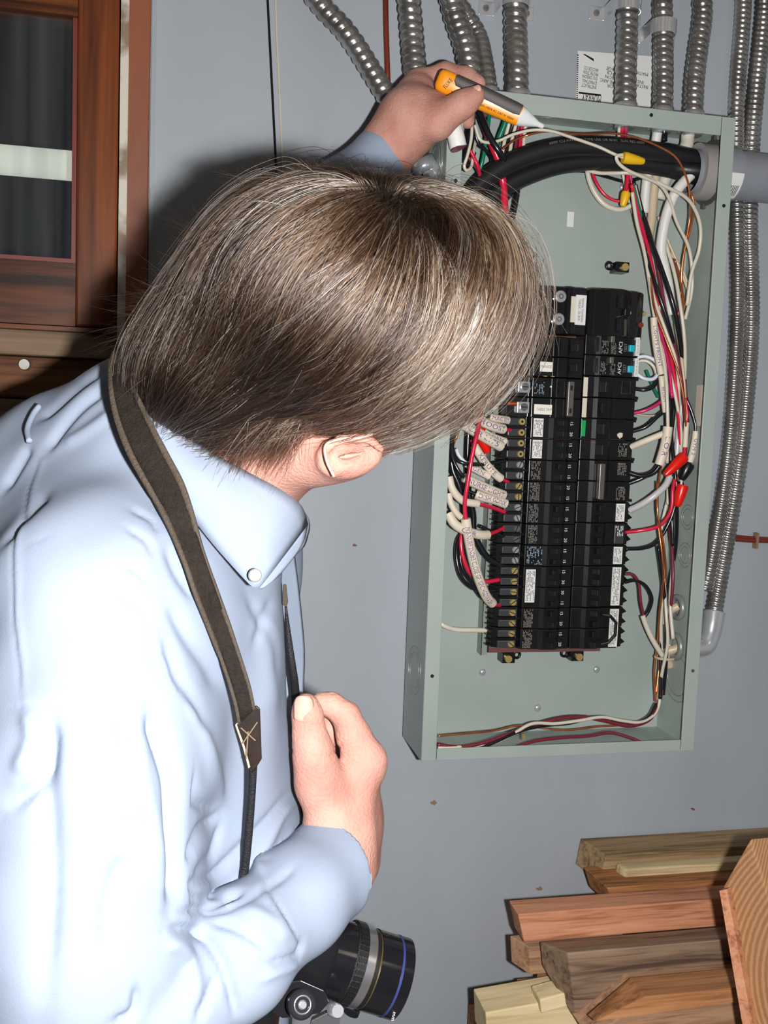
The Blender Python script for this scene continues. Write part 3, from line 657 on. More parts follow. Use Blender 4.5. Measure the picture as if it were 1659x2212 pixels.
# right column
def ends_right(par, za, zb, teeth):
    mb = MB()
    if teeth:
        n = max(2, int(round((zb - za) / .0134))); p = (zb - za) / n
        for k in range(n):
            z = za + p * (k + .5); mb.prism([(.279, -.044, z + .005), (.2865, -.040, z - .0005), (.279, -.042, z - .0035)], (0, .018, 0))
    else:
        MB().box((.2790, -.0400, za), (.2850, -.020, za + .0035)).obj('lug_fin', M_PHEN, par); MB().box((.279, -.0400, zb - .003), (.2840, -.020, zb)).obj('lug_fin', M_PHEN, par); return
    mb.obj('lug_fins', M_PHEN, par)
def right(ya, yb, lab, style, amps=('15',), teeth=False, name='single_breaker', n=1):
    za, zb = pj(yb, 1340), pj(ya, 1340); p = (zb - za) / n
    o = thing(name, lab, 'breaker', BGR, loc=(.24, -.018, za))
    for k in range(max(1, n // 2) if teeth else n):
        q = (zb - za) / (max(1, n // 2) if teeth else n); soften(profile(RP, za + q * k, za + q * (k + 1)).obj('body', M_PHEN, o), .0008)
    ends_right(o, za, zb, teeth)
    for k in range(n):
        z = zb - p * (k + .5)
        if style != 'tie' and style != 'afci': toggle(.2330 if teeth else .2280, z, o, random.choice((-1, 1)), w=.0036 if teeth else .0065)
        if amps: number(amps[k % len(amps)], .2215, z, o)
    zl0, zl1 = za + .0022, zb - .0018
    if style == 'white':
        l = MB().box((.2580, -.0516, zl0), (.2700, -.0504, zl1)).obj('label', M_PAPER, o); bars(MB(), .2592, .2690, zl0 + .002, zl1 - .002, -.0517, step=.0019, fill=.7).obj('label_print', M_GINK, l)
    if style == 'clear':
        l = soften(MB().box((.2570, -.0526, zl0), (.2705, -.0504, zl1)).obj('label', M_TERM, o), .001); bars(MB(), .2585, .2690, zl0 + .010, zl1 - .002, -.0527, step=.0022, fill=.7).obj('label_print', M_PAPER, l)
    if style == 'print': bars(MB(), .2560, .2690, zl0 + .003, zl1 - .002, -.0507, fill=.75).obj('printed_rating', M_GINK, o)
    if style == 'outline': MB().tube([(.2560, -.0508, zl0 + .004), (.2560, -.0508, zl1 - .003), (.2680, -.0508, zl1 - .003), (.2680, -.0508, zl0 + .004), (.2560, -.0508, zl0 + .004)], .0003, 4).obj('moulded_outline', M_TIE, o)
    if style == 'dot':
        c = at(1339, 941, -.0508); MB().prism([c + np.array(v) * .001 for v in ((-4, 0, 2), (0, 0, 4), (3.5, 0, 3), (3.5, 0, -1), (0, 0, -4), (-3.5, 0, -1))], (0, -.0006, 0)).obj('cream_sticker', M_CREAM, o)
    if style == 'afci':
        soften(MB().box((.2690, -.0545, za + .0075), (.2725 - .0005, -.050, zb - .005)).obj('label_seat', M_PHEN, o), .0005)
        l = MB().box((.2700, -.0548, za + .0015), (.2755, -.0500, zb - .0015)).obj('label', M_PAPER, o)
        text('label_text', 'MUST BE TESTED', .0035, (.2727, -.0549, (za + zb) / 2), (0, 0, -1), (1, 0, 0), M_GINK, l, width=.019)
        soften(MB().box((.2615, -.0555, za + .0060), (.2690, -.0500, zb - .0110)).obj('test_button', M_CYAN, o), .001)
        text('type_text', 'AFCI', .0070, (.2515, -.0509, (za + zb) / 2 - .002), (0, 0, 1), (-1, 0, 0), M_PAPER, o, width=.0145)
        text('type_text', 'TEST', .0050, (.2580, -.0509, (za + zb) / 2 - .002), (0, 0, 1), (-1, 0, 0), M_GINK, o, width=.011)
        bars(MB(), .2240, .2330, za + .002, zb - .008, -.0545, fill=.7).obj('printed_rating', M_GINK, o)
        bars(MB(), .2370, .2440, za + .002, zb - .010, -.0545, fill=.8, step=.0012).obj('printed_rating', M_GINK, o)
        soften(MB().box((.2340, -.0600, zb - .0100), (.2390, -.0540, zb - .0020)).obj('toggle', M_TIE, o), .0006)
        soften(MB().box((.2175, -.0560, za + .0040), (.2200, -.0500, zb - .004)).obj('ridge', GL, o), .0008)
    if style == 'tie':
        soften(MB().box((.2270, -.0635, za + .004), (.2345, -.0545, zb - .004)).obj('handle_tie', M_TIE, o), .001)
        bars(MB(), .2570, .2700, zb - .019, zb - .003, -.0507, fill=.8).obj('printed_rating', M_GINK, o)
        bars(MB(), .2570, .2700, za + .003, za + .020, -.0507, fill=.8).obj('printed_rating', M_GINK, o)
    return o
right(725, 770, 'upper breaker marked AFCI with a turquoise test button, right column', 'afci', None)
right(770, 815, 'lower breaker marked AFCI with a turquoise test button, right column', 'afci', None)
right(815, 861, 'plain black breaker with moulded outline directly under the AFCI breakers', 'outline', ('15',))
right(861, 906, 'plain black breaker beside the lower cream centre tag, right column', 'plain', ('15',))
right(906, 951, 'black breaker with a cream shield sticker beside the green centre tag', 'dot', ('15',))
right(951, 995, 'black breaker with dense white print, above the one with handle tie, right column', 'print', None)
right(995, 1085, 'double breaker with a long grey handle tie, middle of the right column', 'tie', None, name='double_breaker', n=2)
right(1085, 1130, 'slim breaker with white label, uppermost with saw-toothed end, right column', 'white', ('15', '20'), True, 'tandem_breaker', 2)
right(1130, 1178, 'slim breaker under a smoky clear cover with a red wire, right column', 'clear', ('15', '15'), True, 'tandem_breaker', 2)
right(1178, 1222, 'slim breaker with white label below the smoky covered one, right column', 'white', ('20', '15'), True, 'tandem_breaker', 2)
right(1222, 1311, 'double-width breaker with tall white label, second lowest in right column', 'white', ('15', '20', '20', '15'), True, 'quad_breaker', 4)
qb = right(1312, 1400, 'lowest breaker of the right column, its white label crossed by a black hasp', 'white', ('15', '15', '20', '15'), True, 'quad_breaker', 4)
hp = [at(1302, 1328, -.056), at(1318, 1330, -.060), at(1331, 1345, -.060), at(1329, 1372, -.060), at(1314, 1388, -.060), at(1298, 1392, -.056)]
MB().tube(hp, .0020, 8).obj('hasp', M_DARK, qb)
for ya, yb, mm, lb in ((815, 857, M_CREAM, 'upper cream tag on the centre line between the breaker columns'), (860, 902, M_CREAM, 'lower cream tag on the centre line between the breaker columns'), (908, 943, M_GREEN, 'green tag on the centre line between the breaker columns')):
    c0, c1 = at(1270, ya, -.0515)[2], at(1270, yb, -.0515)[2]
    tag(soften(MB().box((.2035, -.0522, c1), (.2095, -.0506, c0)).obj('centre_tag', mm), .0004), lb, 'tag')
# ================================================================== WIRES
TAGTXT = []
def wire(col, pts, r, lab, group, Y=-.04, sleeves=(), per=9, cat='wire'):
    P = spline(pxs(pts, Y), per)
    if not sleeves:
        return tag(MB().tube(P, r, 8).obj('wire', W_MAT[col], None, True), lab, cat, group)
    o = thing('wire', lab, cat, group, loc=P[0]); MB().tube(P, r, 8).obj('insulation', W_MAT[col], o, True)
    for s in sleeves: put_sleeve(o, P, r, *s)
    return o
def put_sleeve(o, P, r, a, b, rs, txt='', m=None, name='marker_sleeve'):
    d = np.r_[0, np.cumsum(np.linalg.norm(np.diff(P, axis=0), axis=1))]; d /= d[-1]
    s = np.linspace(a, b, 12); Q = np.stack([np.interp(s, d, P[:, k]) for k in range(3)], 1)
    sl = MB().tube(Q, rs, 12).obj(name, m or M_SLEEVE, o, True); autosmooth(sl, 50)
    if txt:
        V, Fc = text_geo(txt, rs * 1.5); V = V.copy(); L = np.linalg.norm(np.diff(Q, axis=0), axis=1).sum(); wd = np.ptp(V[:, 0])
        sc = min(1.15, L * .85 / wd); u = (V[:, 0] * sc) / L + .5; q = np.linspace(0, 1, 12)
        C = np.stack([np.interp(u, q, Q[:, k]) for k in range(3)], 1); T = np.stack([np.interp(u, q, np.gradient(Q, axis=0)[:, k]) for k in range(3)], 1); T /= np.linalg.norm(T, axis=1)[:, None]
        view = CAM - Q.mean(0); view /= np.linalg.norm(view)
        view = np.array([-.25, -1, 0.]) / np.linalg.norm([-.25, -1, 0.])
        N = view - T * (T @ view)[:, None]; N /= np.linalg.norm(N, axis=1)[:, None]; S = np.cross(N, T)
        ang = V[:, 1] / rs * .9
        Pt = C + (rs + .0003) * (np.cos(ang)[:, None] * N + np.sin(ang)[:, None] * S)
        link('handwriting', Pt, Fc, M_PURP, sl)

# --- service cables
SG = 'black service cables'
def cable(pts, r, lab):
    P = spline(pxs(pts), 12); o = thing('service_cable', lab, 'cable', SG, loc=P[-1]); MB().tube(P, r, 20).obj('jacket', M_CABLE, o, True); return o, P
o, P = cable([(1640, 372, -.052), (1530, 350, -.052), (1440, 331, -.056), (1330, 318, -.060), (1220, 318, -.060), (1130, 340, -.058), (1060, 378, -.056), (1018, 425, -.054), (1000, 500, -.050), (1010, 620, -.045), (1060, 700, -.040)], .0118, 'upper thick black service cable arching out of the grey pipe')
V, Fc = text_geo('600V CU AWG 2/0 TYPE USE OR RHH   SUN RES 600V', .0052); d = np.r_[0, np.cumsum(np.linalg.norm(np.diff(P, axis=0), axis=1))]; L = d[-1]
u = L * .42 + (-V[:, 0]); C = np.stack([np.interp(L * .30 + (V[:, 0].max() - V[:, 0]), d, P[:, k]) for k in range(3)], 1); G_ = np.gradient(P, axis=0); T = np.stack([np.interp(L * .30 + (V[:, 0].max() - V[:, 0]), d, G_[:, k]) for k in range(3)], 1)
T = -T / np.linalg.norm(T, axis=1)[:, None]; N = np.array([[-.2, -1, .45]]); N = N / np.linalg.norm(N); N = N - T * (T * N).sum(1)[:, None]; N /= np.linalg.norm(N, axis=1)[:, None]; S = np.cross(N, T)
ang = V[:, 1] / .0118; link('cable_print', C + .0121 * (np.cos(ang)[:, None] * N + np.sin(ang)[:, None] * S), Fc, M_GINK, o)
cable([(1640, 398, -.034), (1530, 385, -.036), (1440, 362, -.040), (1330, 347, -.040), (1230, 352, -.040), (1140, 378, -.040), (1070, 418, -.040), (1030, 470, -.040), (1015, 540, -.038), (1030, 640, -.038), (1080, 700, -.036)], .0118, 'lower thick black service cable curving just under the upper one')
cable([(1640, 388, -.058), (1540, 372, -.062), (1480, 366, -.056), (1420, 356, -.034), (1340, 352, -.028), (1200, 360, -.026), (1110, 400, -.024), (1060, 470, -.024), (1050, 600, -.03), (1080, 700, -.03)], .0095, 'thinner black service cable tucked behind the other two')
# fat white jackets
def jacket(pts, r, lab, m=None):
    P = spline(pxs(pts), 10); return tag(MB().tube(P, r, 16).obj('cable_jacket', m or mat('white_jacket', srgb(214, 214, 208), .45), None, True), lab, 'cable', 'white cable jackets in the panel')
jacket([(1508, 362, -.060), (1488, 382, -.058), (1462, 412, -.054), (1446, 445, -.050), (1434, 490, -.046), (1428, 540, -.042), (1436, 580, -.038), (1444, 620, -.036), (1450, 680, -.034)], .0066, 'fat white cable jacket slanting down from beside the grey bushing')
jacket([(1420, 286, -.050), (1414, 320, -.045), (1400, 370, -.030), (1394, 420, -.024), (1392, 460, -.022)], .0062, 'white cable jacket dropping from the left of the paired top connectors')
jacket([(1486, 290, -.050), (1480, 320, -.040), (1440, 380, -.022), (1424, 430, -.018)], .0082, 'widest white cable jacket dropping from the right-hand top connector', mat('cream_jacket', srgb(205, 200, 186), .5))
jacket([(1418, 372, -.024), (1412, 420, -.022), (1408, 470, -.022), (1400, 520, -.022)], .0058, 'tan paper-wrapped cable just below the service cables', W_MAT['tan'])
jacket([(1446, 1440, -.03), (1440, 1410, -.035), (1458, 1402, -.040), (1480, 1393, -.046)], .0058, 'short cream jacket entering through the lower right connector', W_MAT['tan'])
jacket([(1435, 1345, -.03), (1440, 1325, -.036), (1452, 1316, -.042), (1466, 1309, -.046)], .0056, 'short cream jacket entering through the upper of the two low right connectors', W_MAT['tan'])
wj = thing('cable_jacket', 'stubby white cable jacket end hanging below the raised hand', 'cable', 'white cable jackets in the panel', loc=at(990, 320, -.12))
P = spline(pxs([(950, 210, -.105), (966, 240, -.112), (982, 285, -.116), (990, 318, -.116)]), 8)
MB().tube(P, .0098, 20).obj('jacket', mat('white_tape', srgb(226, 226, 222), .5, bump=.3, bscale=300), wj, True); MB().cyl(P[-1], P[-1] + np.array([.0006, -.0003, -.0014]), .0092, n=20).obj('cut_end', W_MAT['maroon'], wj)

# --- wires at the upper left
UG = 'wires in the upper left corner of the panel'
wire('red', [(1022, 205, -.05), (1040, 255, -.055), (1062, 310, -.060), (1078, 350, -.058), (1086, 390, -.050), (1090, 440, -.050), (1093, 500, -.050), (1097, 580, -.046), (1118, 632, -.044), (1150, 645, -.044)], .0046, 'thick red wire passing behind the service cables', UG)
wire('black', [(1014, 190, -.055), (1034, 240, -.068), (1058, 295, -.074), (1082, 333, -.074), (1092, 350, -.060), (1106, 378, -.030), (1117, 405, -.030), (1113, 440, -.032), (1104, 490, -.034), (1100, 580, -.038), (1115, 660, -.042), (1150, 690, -.044)], .0038, 'thick glossy black wire crossing in front of the red one', UG)
wire('black', [(1090, 380, -.028), (1076, 410, -.030), (1052, 440, -.030), (1030, 480, -.03)], .0036, 'thick black wire slanting down-left below the service cables', UG)
wire('green', [(1060, 212, -.05), (1056, 260, -.048), (1050, 300, -.048), (1044, 340, -.046), (1036, 375, -.042), (1030, 430, -.04)], .0024, 'thin green wire beside the thick black wire', UG)
wire('green', [(1098, 225, -.05), (1092, 262, -.046), (1078, 300, -.040), (1066, 345, -.034), (1060, 400, -.03)], .0036, 'thicker green wire above the service cables', UG)
wire('white', [(1020, 262, -.080), (1018, 300, -.082), (1010, 335, -.082), (1003, 358, -.080), (1008, 368, -.078), (1018, 360, -.074), (1022, 335, -.068), (1030, 290, -.05)], .0019, 'thin white wire looping in a hook left of the service cables', UG)
wire('black', [(1014, 280, -.076), (1006, 330, -.078), (998, 352, -.078), (1004, 368, -.074), (1016, 352, -.066), (1026, 330, -.06)], .0019, 'thin black wire looping beside the white hook', UG)
wire('black', [(1024, 230, -.066), (1024, 275, -.066), (1034, 310, -.064), (1050, 325, -.060), (1064, 345, -.050), (1062, 380, -.044)], .0023, 'black wire bending round behind the green wires', UG)
wire('white', [(1026, 270, -.072), (1036, 300, -.072), (1054, 308, -.070), (1080, 303, -.070), (1110, 290, -.072), (1150, 281, -.076), (1190, 283, -.080), (1235, 297, -.078), (1290, 316, -.078), (1325, 332, -.080), (1348, 341, -.080)], .0019, 'long thin white wire arching above the service cables to a yellow nut', UG)
wire('maroon', [(1012, 340, -.07), (1030, 362, -.066), (1040, 385, -.060), (1044, 420, -.05)], .0024, 'short maroon wire left of the green wires', UG)
wire('red', [(1016, 325, -.076), (1026, 345, -.074), (1034, 365, -.070), (1038, 400, -.05)], .0022, 'short red wire curving down behind the hook-shaped loops', UG)
for i, (c, x0, x1, lb) in enumerate((('white', 1098, 1084, 'first short white wire from the top connector, above the cables'), ('black', 1106, 1090, 'short black wire between two white ones above the cables'), ('white', 1113, 1100, 'second short white wire above the cables'),
        ('maroon', 1120, 1112, 'short maroon wire above the cables'), ('red', 1127, 1122, 'short red wire, right of the short cluster above the cables'), ('white', 1134, 1130, 'rightmost short white wire of the cluster above the cables'))):
    wire(c, [(x0 + 6, 225, -.05), (x0 + 2, 265, -.044), ((x0 + x1) / 2, 300, -.036), (x1, 340, -.026), (x1 - 6, 400, -.022)], .0023, lb, UG)
wire('black', [(1062, 470, -.020), (1078, 442, -.022), (1100, 420, -.022), (1124, 405, -.020), (1170, 386, -.018), (1215, 373, -.018), (1260, 370, -.018), (1310, 382, -.018), (1350, 392, -.02), (1385, 385, -.024)], .0021, 'thin black wire crossing the bare upper panel back', UG)
wire('red', [(1040, 436, -.022), (1046, 425, -.024), (1062, 412, -.024), (1080, 395, -.024)], .0019, 'thin red wire end under the service cables near the hair', UG)
wire('copper', [(1086, 322, -.050), (1108, 305, -.052), (1140, 292, -.056), (1180, 284, -.070), (1230, 288, -.074), (1270, 290, -.074), (1320, 288, -.070), (1370, 296, -.072), (1420, 315, -.074), (1456, 336, -.074), (1474, 362, -.072), (1486, 395, -.066), (1490, 430, -.060), (1490, 470, -.05), (1482, 520, -.045), (1474, 580, -.040), (1470, 640, -.038), (1462, 700, -.036)],
     .0013, 'bare copper wire running over the service cables and down the right', UG)
wire('copper', [(1494, 420, -.050), (1500, 450, -.05), (1490, 500, -.048), (1478, 545, -.044), (1472, 600, -.040), (1478, 660, -.036)], .0013, 'second bare copper wire beside the right side wall', UG)
# around the yellow nuts
YG = 'wires at the yellow nuts'
wire('white', [(1345, 334, -.082), (1332, 338, -.082), (1336, 352, -.080), (1356, 368, -.078), (1395, 385, -.074), (1426, 400, -.068), (1446, 430, -.060), (1462, 480, -.052), (1486, 530, -.046), (1494, 575, -.042), (1494, 630, -.038), (1480, 690, -.036)], .0022, 'white wire curling back from the sideways yellow nut', YG)
wire('white', [(1234, 350, -.026), (1256, 362, -.030), (1290, 373, -.040), (1330, 374, -.054), (1362, 374, -.062), (1400, 384, -.068), (1440, 404, -.070), (1478, 424, -.066), (1500, 450, -.060), (1513, 490, -.054), (1510, 540, -.048), (1494, 590, -.044), (1484, 660, -.040)], .0024, 'white wire from under the cables looping widest to the right wall', YG)
wire('white', [(1268, 355, -.024), (1272, 385, -.024), (1284, 415, -.026), (1304, 440, -.028), (1330, 452, -.030), (1352, 450, -.032), (1374, 436, -.036)], .0034, 'fat white wire hanging in a loop under the upright yellow nut', YG)
wire('red', [(1280, 375, -.026), (1290, 398, -.028), (1306, 420, -.030), (1328, 433, -.032), (1350, 434, -.036)], .0020, 'thin red wire in the loop beside the fat white one', YG)
wire('red', [(1349, 420, -.046), (1354, 400, -.046), (1356, 370, -.044), (1354, 340, -.03)], .0026, 'red wire rising from the upright yellow nut', YG)
for x, c, lb in ((1337, 'white', 'white wire at the left of the trio under the first top connector'), (1344, 'red', 'red wire amid the trio under the first top connector'), (1352, 'magenta', 'pink wire at the right of the trio under the first top connector')):
    wire(c, [(x + 3, 262, -.05), (x, 285, -.046), (x + 1, 310, -.034), (x + 4, 350, -.024), (x + 14, 400, -.022), (x + 30, 460, -.022)], .0021, lb, YG)
wire('black', [(1437, 250, -.05), (1435, 280, -.052), (1434, 305, -.052)], .0046, 'short black taped wire end between the top connectors', YG)
def nut(a, b, m, lab, r=.0075):
    A, B = at(*a), at(*b); P = [A + (B - A) * t for t in (0, .12, .5, .9, 1)]
    o = MB().tube(P, [r * .92, r, r * .86, r * .62, r * .45], 16).obj('wire_nut', m, None, True); autosmooth(o, 50)
    mb = MB(); T = (B - A) / np.linalg.norm(B - A)
    return tag(o, lab, 'wire nut')
nut((1346, 340, -.082), (1391, 349, -.082), M_YNUT, 'yellow wire nut lying sideways over the service cables', .0070)
nut((1353, 416, -.050), (1345, 446, -.050), M_YNUT, 'yellow wire nut hanging upright beside the silver screw', .0062)
nut((1478, 986, -.060), (1437, 1026, -.060), M_RNUT, 'slanting red wire nut on the right, upper of two', .0078)
nut((1475, 1048, -.060), (1463, 1094, -.060), M_RNUT, 'lower red wire nut on the right, pointing down', .0078)
nut((1488, 1002, -.052), (1472, 1036, -.052), M_BNUT, 'black wire nut beside the slanting red one', .0085)
nut((1032, 925, -.040), (1053, 978, -.040), M_RNUT, 'red wire nut on the left, behind the tagged wires', .0088)

# --- right bundle
KY = [395, 440, 480, 560, 640, 700, 760, 820, 900, 960, 1020, 1080, 1140, 1200, 1260, 1320, 1380, 1420, 1470, 1520]
KC = [1372, 1385, 1398, 1425, 1440, 1448, 1457, 1460, 1458, 1458, 1455, 1450, 1446, 1446, 1440, 1430, 1428, 1432, 1420, 1422]
KW = [10, 18, 28, 38, 38, 36, 32, 27, 28, 30, 30, 28, 26, 26, 24, 26, 28, 9, 24, 6]
RG = 'wires bundled down the right side of the panel'
def lane(col, l0, l1, y0, y1, r, lab, amp=.35, ph=0., dY=0.):
    pts = []; n = max(4, int((y1 - y0) / 55)); yy = np.linspace(y0, y1, n)
    for i, y in enumerate(yy):
        c = np.interp(y, KY, KC); wv = np.interp(y, KY, KW); l = l0 + (l1 - l0) * i / (n - 1) + amp * math.sin(ph + i * .9)
        l = max(-1.15, min(1.15, l)); pts.append((c + wv * l, y, -.034 - .016 * math.cos(ph + i * .8) - .008 * abs(l) + dY))
    return wire(col, pts, r, lab, RG)
LN = [('red', -.9, .2, 398, 960, .0023, 'pink-red wire starting at the upper left of the right bundle', .2, .3, -.006),
      ('magenta', -.95, -.3, 430, 860, .0022, 'magenta wire along the left edge of the right bundle', .15, 1.2, -.010),
      ('maroon', -.3, .7, 470, 1010, .0023, 'maroon wire crossing to the right within the bundle', .25, 2.0, -.008),
      ('maroon', .5, .2, 820, 1500, .0022, 'maroon wire low in the right bundle', .4, .6, 0),
      ('black', -.5, .0, 390, 1180, .0024, 'black wire in the middle of the right bundle', .3, 2.4, -.004),
      ('black', -.1, .5, 400, 900, .0030, 'thick black wire from the cable arch into the right bundle', .2, 3.1, -.012),
      ('black', .1, .3, 860, 1510, .0024, 'black wire down the lower right bundle', .4, 4.0, -.004),
      ('black', -.5, .6, 1180, 1500, .0024, 'black wire bulging right in the lowest bundle section', .5, 5.2, 0),
      ('white', -.95, -.6, 415, 1000, .0023, 'white wire on the left edge of the right bundle', .12, .4, -.014),
      ('white', -.6, .1, 400, 1090, .0022, 'white wire winding through the bundle beside the red ones', .4, 1.6, -.010),
      ('white', -.2, .0, 640, 1515, .0022, 'white wire running nearly the full bundle height', .6, 3.4, -.006),
      ('white', .9, .4, 520, 940, .0024, 'white wire on the right edge of the upper bundle', .15, 4.4, -.004),
      ('tan', .7, -.3, 700, 1300, .0022, 'tan wire across the middle of the right bundle', .4, 5.0, .002),
      ('white', .5, .8, 1000, 1380, .0026, 'white wire bulging right above the lower connectors', .3, 2.2, -.002),
      ('white', -.7, -.2, 1250, 1518, .0024, 'white wire forming the left loop at the bundle foot', .5, .9, -.006),
      ('copper', .6, .9, 560, 900, .0013, 'bare copper wire on the right edge of the bundle', .3, 1.1, -.008),
      ('copper', -.8, -.4, 940, 1515, .0014, 'bare copper wire on the left edge of the lower bundle', .35, 2.7, -.010),
      ('copper', -1.0, .1, 1040, 1500, .0014, 'bare copper wire looping left at mid height', .4, 4.9, -.008),
      ('copper', -.3, .5, 600, 1080, .0013, 'bare copper wire winding inside the bundle', .6, 3.9, -.016),
      ('green', -.6, -.5, 400, 560, .0022, 'thin green wire high in the right bundle', .2, .5, .002),
      ('black', .8, .95, 880, 1080, .0026, 'black wire nearest the right wall beside the red nuts', .1, 1.5, -.006)]
for a in LN: lane(*a)
wire('tan', [(1422, 468, -.02), (1434, 500, -.02), (1460, 560, -.022), (1480, 610, -.024), (1492, 650, -.03)], .0020, 'brownish wire crossing behind the white jacket', RG)
wire('tan', [(1425, 520, -.02), (1450, 550, -.02), (1475, 585, -.022), (1490, 630, -.024)], .0016, 'second thin brownish wire crossing behind the bundle', RG)
# marker sleeves on the bundle
def tube_thing(name, pts, r, lab, m=M_SLEEVE, txt='', group=None, cat='marker'):
    P = spline(pxs(pts), 6); o = thing(name, lab, cat, group, loc=P[0]); put_sleeve(o, P, r, 0, 1, r, txt, m, 'sleeve'); return o
tube_thing('marker_sleeve', [(1412, 686, -.062), (1414, 720, -.062), (1420, 765, -.062), (1428, 808, -.060)], .0044, 'upper long pale sleeve with purple writing on the right bundle', txt='LIGHTS FRONT', group='marker sleeves')
tube_thing('marker_sleeve', [(1428, 812, -.060), (1432, 850, -.058), (1437, 890, -.056)], .0036, 'slimmer pale sleeve just below the upper one on the right bundle', txt='BEDRM', group='marker sleeves')
tube_thing('marker_sleeve', [(1443, 922, -.066), (1437, 960, -.066), (1424, 1004, -.064)], .0062, 'wide cream sleeve on the bundle left of the red nuts', txt='L.O.R', group='marker sleeves')
wire('red', [(1480, 860, -.056), (1484, 890, -.058), (1483, 915, -.058), (1480, 960, -.058), (1478, 985, -.060)], .0022, 'red wire dropping into the slanting red nut', RG, sleeves=((.42, .85, .0034, ''),))
wire('black', [(1482, 860, -.050), (1496, 895, -.054), (1503, 930, -.056), (1496, 975, -.056), (1488, 1005, -.054)], .0022, 'black wire arching nearest the side wall into the black nut', RG, sleeves=((.50, .95, .0044, 'GYM 2'),))
tube_thing('marker_sleeve', [(1472, 830, -.046), (1473, 870, -.046), (1466, 930, -.046), (1462, 985, -.046)], .0040, 'shiny clear sleeve down the centre of the right bundle', m=M_SLEEVE2, group='marker sleeves')
# leads from right column
EG = 'leads from the right breaker column to the bundle'
wire('magenta', [(1366, 893, -.040), (1395, 886, -.048), (1425, 870, -.052), (1442, 850, -.052), (1448, 810, -.050), (1450, 760, -.046)], .0022, 'magenta lead curving up from the right column', EG)
wire('tan', [(1366, 892, -.034), (1395, 898, -.034), (1425, 896, -.034), (1445, 885, -.036)], .0014, 'thin orange-tan lead just under the magenta one', EG)
wire('black', [(1366, 932, -.040), (1395, 922, -.048), (1420, 900, -.052), (1440, 882, -.052), (1452, 850, -.048)], .0026, 'black lead curving up below the magenta one', EG)
wire('magenta', [(1360, 967, -.040), (1400, 950, -.056), (1450, 930, -.064)], .0020, 'lead in a straight white sleeve, right column', EG, sleeves=((.04, .99, .0042, ''),))
wire('black', [(1358, 1021, -.040), (1385, 1028, -.048), (1410, 1022, -.056), (1425, 1006, -.060)], .0034, 'thick black lead rising into the wide cream sleeve', EG)
wire('black', [(1356, 1045, -.040), (1380, 1036, -.046), (1400, 1026, -.050), (1420, 1016, -.052)], .0028, 'second thick black lead just beneath the first', EG)
wire('white', [(1358, 1103, -.040), (1385, 1090, -.052), (1412, 1072, -.060), (1438, 1048, -.062), (1450, 1020, -.058)], .0022, 'lead in a long curved translucent sleeve, right column', EG, sleeves=((.02, .92, .0044, '', M_SLEEVE2),))
wire('red', [(1350, 1150, -.042), (1385, 1146, -.052), (1420, 1138, -.058), (1440, 1120, -.060), (1451, 1095, -.060), (1453, 1060, -.058), (1458, 1035, -.056)], .0024, 'red lead sweeping up from the smoky covered breaker', EG)
wire('black', [(1350, 1186, -.042), (1390, 1184, -.048), (1418, 1172, -.050), (1440, 1140, -.052), (1456, 1100, -.054), (1466, 1040, -.052)], .0024, 'black lead sweeping up below the red one', EG)
wire('maroon', [(1350, 1240, -.042), (1368, 1242, -.044), (1380, 1262, -.044), (1384, 1300, -.044), (1391, 1334, -.042)], .0021, 'maroon lead drooping from the low right breakers', EG)
wire('black', [(1350, 1258, -.042), (1372, 1254, -.044), (1395, 1266, -.046), (1408, 1292, -.046), (1402, 1318, -.044), (1391, 1334, -.042)], .0023, 'black lead looping beside the maroon one', EG)
wire('white', [(1388, 1330, -.044), (1396, 1352, -.044), (1410, 1382, -.044), (1432, 1418, -.044)], .0036, 'white jacketed lead continuing down to the bundle tie', EG)
PG = 'curled pigtail wires beside the AFCI breakers'
wire('bluewhite', [(1376, 772, -.040), (1395, 770, -.044), (1415, 780, -.048), (1424, 800, -.048), (1412, 818, -.046), (1392, 818, -.044), (1376, 808, -.040)], .0026, 'outer bright white pigtail curl right of the AFCI breakers', PG)
wire('white', [(1376, 780, -.034), (1396, 780, -.038), (1412, 792, -.042), (1420, 815, -.040), (1430, 840, -.036)], .0022, 'cream pigtail inside the white curl', PG)
wire('black', [(1372, 840, -.038), (1392, 842, -.044), (1410, 836, -.046), (1420, 820, -.046), (1422, 800, -.042)], .0026, 'black pigtail curl right of the AFCI breakers', PG)
wire('green', [(1396, 800, -.028), (1404, 820, -.028), (1414, 842, -.028), (1422, 858, -.028)], .0022, 'green wire glimpsed inside the pigtail curls', PG)
o = ring(at(1436, 1420, -.040), 'z', .0125); tag(MB().tube(o, .0018, 8, cap=False).obj('tie_wire', W_MAT['tan'], None, True), 'tan tie twisted round the bundle near the lower right connector', 'tie')
